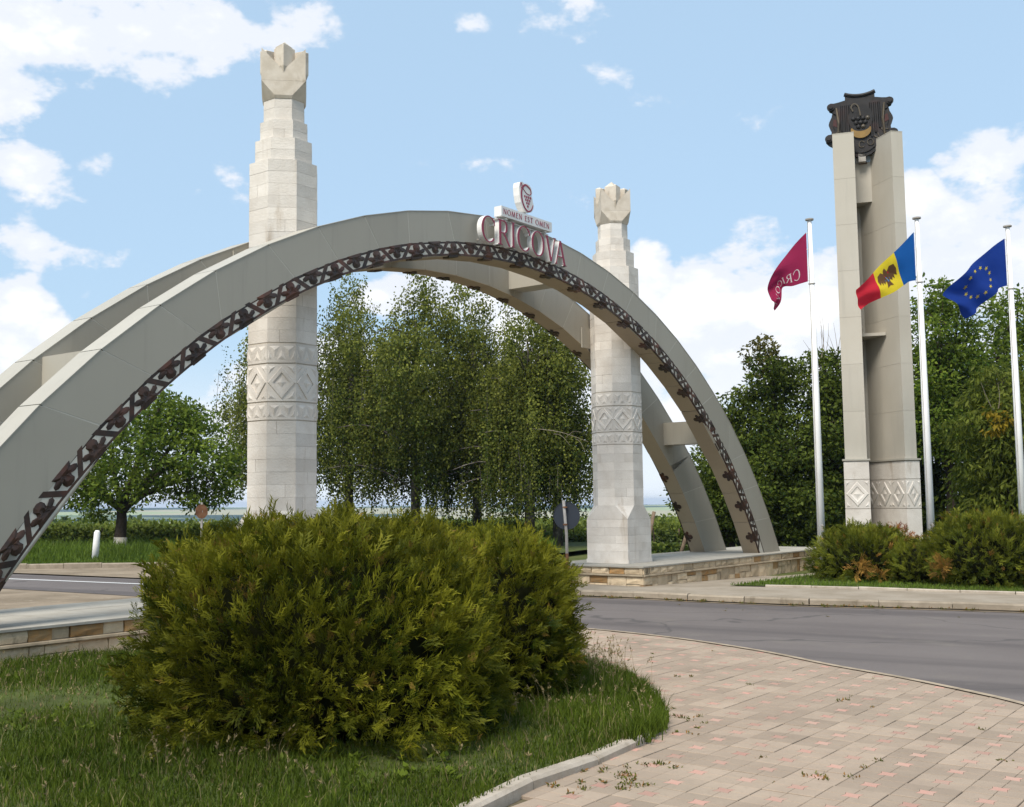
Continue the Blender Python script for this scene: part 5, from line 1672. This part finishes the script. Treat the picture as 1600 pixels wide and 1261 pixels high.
# ------------------------------------------------------------------ vines
def vine_row(y, x0, x1, h, dens, label, leaf=.13, posts=True, drop=0.0):
    t = thing('vine_row', ((x0 + x1) / 2, y, 0), label, 'vine row', 'vine rows beyond the verge')
    n = int((x1 - x0) * dens)
    x = RNG.uniform(x0, x1, n)
    prof = np.array([noise.noise(Vector((a * .6, y, 0))) for a in x])
    z = .25 + (h - .25) * RNG.random(n) ** .8 * (1 + .25 * prof)
    C = np.stack([x, y + RNG.normal(0, .16, n), z - drop], 1)
    P, D, Nn, L_, ti = clump_leaves(C, np.full(n, .26), 8, leaf * 1.12)
    ti = np.clip(ti + (P[:, 2] / h - .6) * .5, 0, .89)
    V, Q, T = leaf_quads(P, D, Nn, L_, L_ * .8, ti)
    big('foliage', V, Q, MAT['vine_leaf'], t, T)
    if posts:
        xx = x0 + .8
        while xx < x1:
            obj('post', *tube([(xx, y, -.05), (xx + random.uniform(-.03, .03), y, h * .95)], [.04, .035], 6), MAT['wood'], t)
            for s_ in (0,):
                obj('vine_stem', *tube([(xx + 1.1, y, -.05), (xx + 1.13, y + .03, .3), (xx + 1.1, y, .7)], [.03, .026, .02], 5), MAT['bark'], t)
            xx += 2.6
vine_row(40.5, -24, 2.5, .85, 60, 'nearest dark vine row behind the walnut tree', .13)
vine_row(43.6, -26, 9.5, .55, 42, 'second vine row seen under the birches', drop=.2)
vine_row(37.2, 4.6, 8.4, .5, 75, 'short vine row between the far pillar and the arch feet', drop=.42)
vine_row(47.0, -28, 12, .5, 34, 'third vine row, paler than those before it', .15, False)
vine_row(51.0, -30, 14, .5, 30, 'fourth vine row, farthest of the separate rows', .16, False)
# farther rows merge into one mass
Cs = []
for i in range(8):
    y = 56 + i * 5.0
    n = 560
    x = RNG.uniform(-36 - i * 3, 16 + i * 3, n)
    Cs.append(np.stack([x, np.full(n, y) + RNG.normal(0, .3, n), RNG.uniform(.0, .35, n)], 1))
C = np.concatenate(Cs)
P, D, Nn, L_, ti = clump_leaves(C, np.full(len(C), .34), 6, .24)
V, Q, T = leaf_quads(P, D, Nn, L_, L_ * .8, np.clip(ti + .2, 0, .89))
tag(big('vineyard', V, Q, MAT['vine_leaf'], None, T), 'green vineyard rows merging towards the valley', 'vineyard', kind='stuff')

Cs, Rs = [], []
for _ in range(170):
    a = random.uniform(math.radians(52), math.radians(128)); r = random.choice((random.uniform(230, 420), random.uniform(500, 900), random.uniform(1100, 1900)))
    x, y = r * math.cos(a), r * math.sin(a)
    for k_ in range(random.randint(2, 7)):
        xx, yy = x + random.gauss(0, r * .02), y + random.gauss(0, 6)
        Cs.append((xx, yy, terrain_z(xx, yy) + 2.2)); Rs.append(random.uniform(1.8, 3.6))
P, D, Nn, L_, ti = clump_leaves(np.array(Cs), np.array(Rs), 46, 1.3)
V, Q, T = leaf_quads(P, D, Nn, L_, L_ * .8, ti)
tag(big('far_wood', V, Q, MAT['dark_leaf'], None, T), 'scattered trees and hedges in the hazy valley', 'trees', kind='stuff')

# ------------------------------------------------------------------ thuja shrubs
def spray_template(seed=3, spread=.78, wid=1.0, dense=True):
    """feathery spray, +y forward, unit length: thin scale-leaf branchlets that leave the plane a little"""
    quads = []
    def kite(p, d, L_, w):
        p = Vector(p); d = Vector(d).normalized(); s = d.cross(Vector((0, 0, 1)))
        s = s.normalized() if s.length > .1 else Vector((1, 0, 0))
        quads.append([p - s * w * .3, p + d * L_ * .5 - s * w * .5, p + d * L_, p + d * L_ * .5 + s * w * .5])
    rs_ = random.Random(seed)
    kite((0, 0, 0), (0, 1, 0), 1.0, .045)
    for i, y in enumerate((.14, .32, .48, .63, .77)):
        L_ = .50 * (1 - .60 * y) + .05
        for sx in (-1, 1):
            yy = y + (.07 if sx > 0 else 0)
            d = Vector((sx * spread * rs_.uniform(.7, 1.3), 1, rs_.uniform(-.55, .55))).normalized()
            L_ = (.50 * (1 - .60 * y) + .05) * rs_.uniform(.65, 1.25)
            kite((0, yy, 0), d, L_, .062 * wid)
            if y < .7:
                kite(Vector((0, yy, 0)) + d * L_ * .40, (sx * .15, 1, d.z * .5), L_ * .50, .055)
    A = np.array([[tuple(v) for v in q] for q in quads])
    A[:, :, 2] += -.22 * A[:, :, 1] ** 2
    return A
SPRS = [spray_template(3), spray_template(11, .6, .9), spray_template(23, 1.0, .85)]
def spray_mesh(name, P, Fwd, Nrm, S, tint0, mat, parent):
    Fwd = unit(Fwd); Sd = unit(np.cross(Fwd, Nrm)); Nn = np.cross(Sd, Fwd)
    which = RNG.integers(0, len(SPRS), len(P))
    Vs, Ts, Qs, off = [], [], [], 0
    for w_, T3 in enumerate(SPRS):
        sel = which == w_
        n = int(sel.sum())
        if n == 0: continue
        A = T3.reshape(-1, 3)
        V = P[sel][:, None, :] + (A[None, :, 0, None] * Sd[sel][:, None, :] + A[None, :, 1, None] * Fwd[sel][:, None, :] + A[None, :, 2, None] * Nn[sel][:, None, :]) * S[sel][:, None, None]
        Ts.append(np.clip(tint0[sel][:, None] + (A[None, :, 1] - .5) * .30, 0, .999).reshape(-1))
        m = len(A)
        Qs.append((np.arange(n)[:, None] * m + np.arange(m)[None, :]).reshape(-1, 4) + off)
        Vs.append(V.reshape(-1, 3)); off += n * m
    return big(name, np.concatenate(Vs), np.concatenate(Qs), mat, parent, np.concatenate(Ts))
def superhull(Dr, a, b, c, p, seed, amp=(.09, .05)):
    r = (np.abs(Dr[:, 0] / a) ** p + np.abs(Dr[:, 1] / b) ** p + np.abs(Dr[:, 2] / c) ** p) ** (-1 / p)
    k = np.array([1 + amp[0] * noise.noise(Vector((d[0] * 2.3 + seed, d[1] * 2.3, d[2] * 2.3))) + amp[1] * noise.noise(Vector((d[0] * 6 + seed, d[1] * 6, d[2] * 6))) + amp[1] * .8 * noise.noise(Vector((d[0] * 13 + seed, d[1] * 13, d[2] * 13))) for d in Dr])
    return r * k
def shrub(name, x, y, z0, a, b, h, n, size, mat, label, seed, group=None, p=2.7, dry=None, cat='shrub', bias=0.0, core=.74, amp=(.09, .13), yaw=0.0):
    t = thing(name, (x, y, z0), label, cat, group)
    c = h * .62; zc = z0 + h - c
    Dr = rand_unit(int(n * 1.25))
    Dr = Dr[Dr[:, 2] > -.92][:n]
    r = superhull(Dr, a, b, c, p, seed, amp)
    dep = 1.035 - .25 * RNG.random(len(Dr)) ** 1.25
    Pl = Dr * (r * dep)[:, None]
    out = unit(Dr / np.array([a * a, b * b, c * c]))
    cy_, sy_ = math.cos(yaw), math.sin(yaw)
    def rot(A_): return np.stack([A_[:, 0] * cy_ - A_[:, 1] * sy_, A_[:, 0] * sy_ + A_[:, 1] * cy_, A_[:, 2]], 1)
    P = rot(Pl) + np.array([x, y, zc]); out = rot(out)
    keep = P[:, 2] > z0 + .04
    P, out, dep = P[keep], out[keep], dep[keep]
    m = len(P)
    Fw = unit(out * .95 + np.array([0, 0, .40]) + rand_unit(m) * .58)
    Nr = rand_unit(m) * np.array([1, 1, .45]) + out * .35
    patch = np.array([noise.noise(Vector((q[0] * 2.2, q[1] * 2.2, q[2] * 2.2 + seed))) for q in P])
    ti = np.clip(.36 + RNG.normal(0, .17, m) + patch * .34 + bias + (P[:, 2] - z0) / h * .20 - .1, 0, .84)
    brown = RNG.random(m) < .02
    ti[brown] = .995
    S = size * RNG.choice([.45, .7, 1.0, 1.3], m, p=[.2, .35, .3, .15]) * RNG.uniform(.8, 1.2, m)
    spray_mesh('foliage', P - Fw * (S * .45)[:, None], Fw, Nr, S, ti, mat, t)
    # added opaque hull, near-black for the shaded interior, blocks the view through
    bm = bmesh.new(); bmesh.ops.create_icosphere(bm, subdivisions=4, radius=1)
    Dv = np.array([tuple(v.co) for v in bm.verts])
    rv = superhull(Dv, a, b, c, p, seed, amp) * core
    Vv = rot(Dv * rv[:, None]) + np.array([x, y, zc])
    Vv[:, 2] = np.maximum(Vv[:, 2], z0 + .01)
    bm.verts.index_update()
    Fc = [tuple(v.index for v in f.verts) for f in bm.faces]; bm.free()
    obj('dark_inner_hull', Vv, Fc, MAT['twigs'], t, True)
    if dry:
        for (dx_, dy_, dz_, rr_, k_) in dry:
            C = np.array([[dx_, dy_, dz_]]) + rand_unit(k_) * rr_ * RNG.random((k_, 1)) ** .5
            Fw = unit(rand_unit(k_) + np.array([0, -.7, .3]))
            spray_mesh('dry_patch', C, Fw, rand_unit(k_), np.full(k_, size * 1.1), RNG.random(k_) * .8, MAT['dry_spray'], t)
    return t
shrub('thuja_shrub', -.97, 7.98, .05, 1.16, 1.20, 1.36, 18000, .130, MAT['thuja'], 'big rounded thuja shrub in the lawn in the foreground', 1.7, 'thuja shrubs on the lawn', 3.3)
shrub('thuja_shrub', .33, 9.35, .05, .60, .84, 1.26, 6600, .130, MAT['thuja'], 'smaller thuja shrub grown into the back right of the big one', 5.2, 'thuja shrubs on the lawn', bias=.02)
G_B = 'round shrubs at the foot of the tower'
shrub('thuja_shrub', 7.95, 21.95, .045, .98, .93, .98, 2700, .20, MAT['thuja_far'], 'left round thuja shrub below the tower with a browned patch', 9.1, G_B, 2.3, dry=[(7.55, 21.05, .35, .16, 26), (7.85, 20.98, .15, .1, 10)])
shrub('thuja_shrub', 9.60, 20.35, .045, 1.08, 1.0, 1.22, 3300, .20, MAT['thuja_far'], 'largest thuja shrub in the right bed, in front of the middle flagpole', 3.3, G_B, 2.5, dry=[(8.55, 19.95, .38, .16, 26)])
shrub('thuja_shrub', 11.2, 19.75, .045, 1.15, 1.0, 1.18, 2300, .20, MAT['thuja_far'], 'thuja shrub cut by the right edge of the picture', 7.6, G_B, 2.5)
shrub('thuja_shrub', 8.55, 20.95, .045, .5, .5, .72, 900, .16, MAT['thuja_far'], 'small low thuja shrub filling the gap between the two big right ones', 2.6, G_B, 2.2)
shrub('red_shrub', 8.66, 22.0, .045, .36, .36, 1.06, 900, .15, MAT['red_shrub'], 'reddish autumn-coloured shrub between the thujas at the tower base', 4.4, None, 2.0, core=.45)
shrub('red_shrub', 8.98, 21.6, .045, .26, .28, .90, 420, .14, MAT['dry_spray'], 'orange-brown dry shrub next to the reddish one', 6.4, None, 2.0, core=.4)

# ------------------------------------------------------------------ grass
def blades(XY, Z, hgt, wid, tint, lean=.35):
    n = len(XY)
    a = RNG.uniform(0, 2 * math.pi, n); b = RNG.uniform(0, 2 * math.pi, n)
    s = np.stack([np.cos(a), np.sin(a), np.zeros(n)], 1) * wid[:, None] * .5
    l_ = np.stack([np.cos(b), np.sin(b), np.zeros(n)], 1) * (hgt * lean * RNG.random(n) ** .7)[:, None]
    B = np.stack([XY[:, 0], XY[:, 1], Z], 1)
    U = np.array([0, 0, 1.0])
    M1 = B + U * (hgt * .55)[:, None] + l_ * .35
    T_ = B + U * (hgt * (1 - .25 * RNG.random(n)))[:, None] + l_
    V = np.stack([B - s, B + s, M1 + s * .8, M1 - s * .8, T_], 1).reshape(-1, 3)
    i0 = np.arange(n) * 5
    Q = np.stack([i0, i0 + 1, i0 + 2, i0 + 3], 1); Tr = np.stack([i0 + 3, i0 + 2, i0 + 4], 1)
    tt = np.repeat(tint, 5)
    return V, Q, Tr, tt
def pnoise(XY, f, o=0.0): return np.array([noise.noise(Vector((x * f + o, y * f, o))) for x, y in XY])
n = 235000
XY = np.stack([RNG.uniform(-6.4, 1.8, n), 5.0 + (13.2 - 5.3) * RNG.random(n) ** 1.25], 1)
XY = XY[in_poly(XY, LAWN)]
XY = XY[~(((XY[:, 0] + 1.0) / 1.15) ** 2 + ((XY[:, 1] - 8.2) / .98) ** 2 < 1)]
XY = XY[(XY[:, 0] > -.56 * XY[:, 1] - .3) | (RNG.random(len(XY)) < .5)]
pn = pnoise(XY, 1.4, 3); pn2 = pnoise(XY, .5, 9)
hg = np.clip(.064 + .04 * pn + .035 * pn2 + RNG.normal(0, .022, len(XY)), .02, .24)
edge_near = np.clip((XY[:, 0] - .2) * .5, 0, .4)
hg *= 1 + edge_near
hg *= np.where((XY[:, 1] < 6.9) & (XY[:, 0] > -.6), .65, 1.0)
dz = .06 + .03 * pn2
ti = np.clip(.36 + RNG.normal(0, .17, len(XY)) + .25 * pn, 0, .89)
dry_ = RNG.random(len(XY)) < .07 + .05 * (pn2 < -.15)
ti[dry_] = .96
ov = np.array([p for p in LAWN[22:42] for _ in range(330)]) + RNG.normal(0, .03, (330 * 20, 2)) + RNG.uniform(-.07, .03, (330 * 20, 2))
ov = ov[(ov[:, 1] > 7.35) & (ov[:, 1] < 12)]
XY = np.concatenate([XY, ov]); dz = np.concatenate([dz, np.full(len(ov), .03)]); hg = np.concatenate([hg, RNG.uniform(.06, .17, len(ov))]); ti = np.concatenate([ti, np.clip(RNG.normal(.4, .2, len(ov)), 0, .95)])
V, Q, Tr, tt = blades(XY, dz, hg, RNG.uniform(.0048, .0088, len(XY)), ti, .6)
tag(big('grass', V, Q, MAT['grass'], None, tt, tris=Tr), 'uncut green grass of the lawn around the big shrub', 'grass', kind='stuff')
XYw = np.stack([RNG.uniform(-4.4, 1.4, 900), RNG.uniform(5.6, 10.2, 900)], 1)
XYw = XYw[in_poly(XYw, LAWN)]
XYw = XYw[pnoise(XYw, .8, 33) > .05]
idx = np.repeat(np.arange(len(XYw)), 7)
P = np.stack([XYw[idx, 0], XYw[idx, 1], np.full(len(idx), .075)], 1) + RNG.normal(0, .015, (len(idx), 3))
D = unit(rand_unit(len(idx)) * np.array([1, 1, .3]) + np.array([0, 0, .45]))
Nn = unit(rand_unit(len(idx)) * .4 + np.array([0, 0, 1])); Nn = unit(Nn - D * (D * Nn).sum(1, keepdims=True))
Lh = RNG.uniform(.03, .08, len(idx))
V, Q, T = leaf_quads(P, D, Nn, Lh, Lh * .5, np.clip(RNG.normal(.6, .2, len(idx)), 0, .89))
tag(big('broad_leaved_weeds', V, Q, MAT['grass'], None, T), 'broad-leaved weeds growing through the lawn', 'weeds', kind='stuff')
# seed heads standing above it
n = 900
XY = np.stack([RNG.uniform(-4.4, 1.55, n), RNG.uniform(5.6, 10.6, n)], 1)
XY = XY[in_poly(XY, LAWN)]
XY = XY[pnoise(XY, .9, 21) > -.12]
ex_ = np.stack([RNG.normal(1.22, .16, 110), RNG.normal(10.1, .45, 110)], 1)
XY = np.concatenate([XY, ex_])
XY = XY[~(((XY[:, 0] + 1.0) / 1.25) ** 2 + ((XY[:, 1] - 8.2) / 1.08) ** 2 < 1)]
hh = RNG.uniform(.12, .28, len(XY)); hh[-110:] *= 1.25
V, Q, Tr, tt = blades(XY, np.full(len(XY), .06), hh, np.full(len(XY), .0035), RNG.random(len(XY)) * .8, .5)
tips = V.reshape(-1, 5, 3)[:, 4]; mids = V.reshape(-1, 5, 3)[:, 2]
k_ = 9
idx = np.repeat(np.arange(len(tips)), k_)
f = RNG.random(len(idx))
P = tips[idx] + (mids[idx] - tips[idx]) * (f * .55)[:, None] + RNG.normal(0, .004, (len(idx), 3))
D = unit((tips - mids)[idx] + rand_unit(len(idx)) * .05)
Nn = rand_unit(len(idx)); Nn = unit(Nn - D * (D * Nn).sum(1, keepdims=True))
Lh = RNG.uniform(.014, .026, len(idx))
V2, Q2, T2 = leaf_quads(P, D, Nn, Lh, Lh * .4, RNG.random(len(idx)))
V_ = np.concatenate([V, V2]); Q_ = np.concatenate([Q, Q2 + len(V)])
tag(big('seed_heads', V_, Q_, MAT['seed'], None, np.concatenate([tt, T2]), tris=Tr), 'dry grass seed heads standing above the lawn', 'grass', kind='stuff')
# verge on the far side of the road
n = 46000
XY = np.stack([RNG.uniform(-19, 3, n), RNG.uniform(29.5, 40, n)], 1)
XY = XY[in_poly(XY, [(a, b + .08) if b < 31 else (a, b) for a, b in VERGE])]
pn = pnoise(XY, .7, 4)
hg = np.clip((.10 + .30 * np.clip((XY[:, 1] - 30.3) / 3.0, 0, 1)) * (1 + .5 * pn) * RNG.uniform(.6, 1.3, len(XY)), .05, .6)
V, Q, Tr, tt = blades(XY, np.full(len(XY), .06), hg, RNG.uniform(.018, .034, len(XY)), np.clip(.45 + .3 * pn + RNG.normal(0, .15, len(XY)), 0, .93), .5)
tag(big('grass', V, Q, MAT['grass_far'], None, tt, tris=Tr), 'tall grass on the far verge under the walnut tree', 'grass', kind='stuff')
n = 24000
XY = np.stack([RNG.uniform(4.9, 13, n), RNG.uniform(15.5, 24, n)], 1)
XY = XY[in_poly(XY, BED)]
V, Q, Tr, tt = blades(XY, np.full(len(XY), .045), RNG.uniform(.03, .085, len(XY)), RNG.uniform(.011, .018, len(XY)), np.clip(RNG.normal(.5, .2, len(XY)), 0, .95), .6)
tag(big('grass', V, Q, MAT['grass_far'], None, tt, tris=Tr), 'short grass of the right-hand bed', 'grass', kind='stuff')

# weeds in the paving joints and along the kerbs
pts = []
for _ in range(230):
    i = random.randint(-30, 10); j = random.randint(6, 45)
    s_, q_ = (i + .5) * TS, (j + .5) * TS + 1.17
    if random.random() < .75: s_ += random.uniform(-.15, .15)
    else: q_ += random.uniform(-.15, .15)
    pts.append((g(s_, q_, 0).x, g(s_, q_, 0).y, random.choice((.012, .02, .03))))
for (a, b, r, k_) in ((.62, 6.35, .16, 14), (.9, 6.75, .14, 10), (1.15, 6.9, .12, 10), (1.55, 7.9, .14, 12), (1.7, 8.4, .12, 9), (.75, 6.5, .2, 12), (1.0, 6.45, .1, 10), (3.05, 9.0, .06, 5), (2.05, 6.6, .09, 9)):
    for _ in range(k_ // 2): pts.append((a + random.gauss(0, r), b + random.gauss(0, r * .5), .032))
for p in FWK:
    if p[0] < 10 and random.random() < .8:
        for _ in range(random.randint(1, 7)): pts.append((p[0] + random.gauss(0, .12), p[1] - .04 + random.gauss(0, .02) - .06 * 0, .05))
W = np.array(pts)
XYc = W[:, :2]
keep = ~in_poly(XYc, LAWN) & (in_poly(XYc, PAVE) | (XYc[:, 1] > 15.5))
W = W[keep]
idx = np.repeat(np.arange(len(W)), 16)
P = np.zeros((len(idx), 3)); P[:, :2] = W[idx, :2] + RNG.normal(0, 1, (len(idx), 2)) * (W[idx, 2] * .55)[:, None]; P[:, 2] = .008 + RNG.random(len(idx)) * .012
far_ = P[:, 1] > 15.5
P[far_, 2] -= .045
D = unit(rand_unit(len(idx)) + np.array([0, 0, .55])); D[:, 2] = np.abs(D[:, 2])
Nn = unit(rand_unit(len(idx)) + np.array([0, 0, .8])); Nn = unit(Nn - D * (D * Nn).sum(1, keepdims=True))
Lh = W[idx, 2] * RNG.uniform(.4, 1.0, len(idx))
V, Q, T = leaf_quads(P, D, Nn, Lh, Lh * .4, np.where(RNG.random(len(idx)) < .25, .97, RNG.random(len(idx)) * .85))
tag(big('weeds', V, Q, MAT['weed'], None, T), 'small weeds growing in the paving joints and along the kerb', 'weeds', kind='stuff')

# ------------------------------------------------------------------ haze
k = NT('haze_air')
k.t.nodes.remove(k.b)
pv = k.n('ShaderNodeVolumePrincipled')
pv.inputs['Color'].default_value = (.66, .80, 1.0, 1)
pv.inputs['Density'].default_value = .0002
pv.inputs['Anisotropy'].default_value = .3
k.t.links.new(pv.outputs[0], k.out.inputs['Volume'])
tag(obj('haze', *wbox(-5600, 5600, -5600, 5600, -90, 13.5), k.m), kind='stuff')
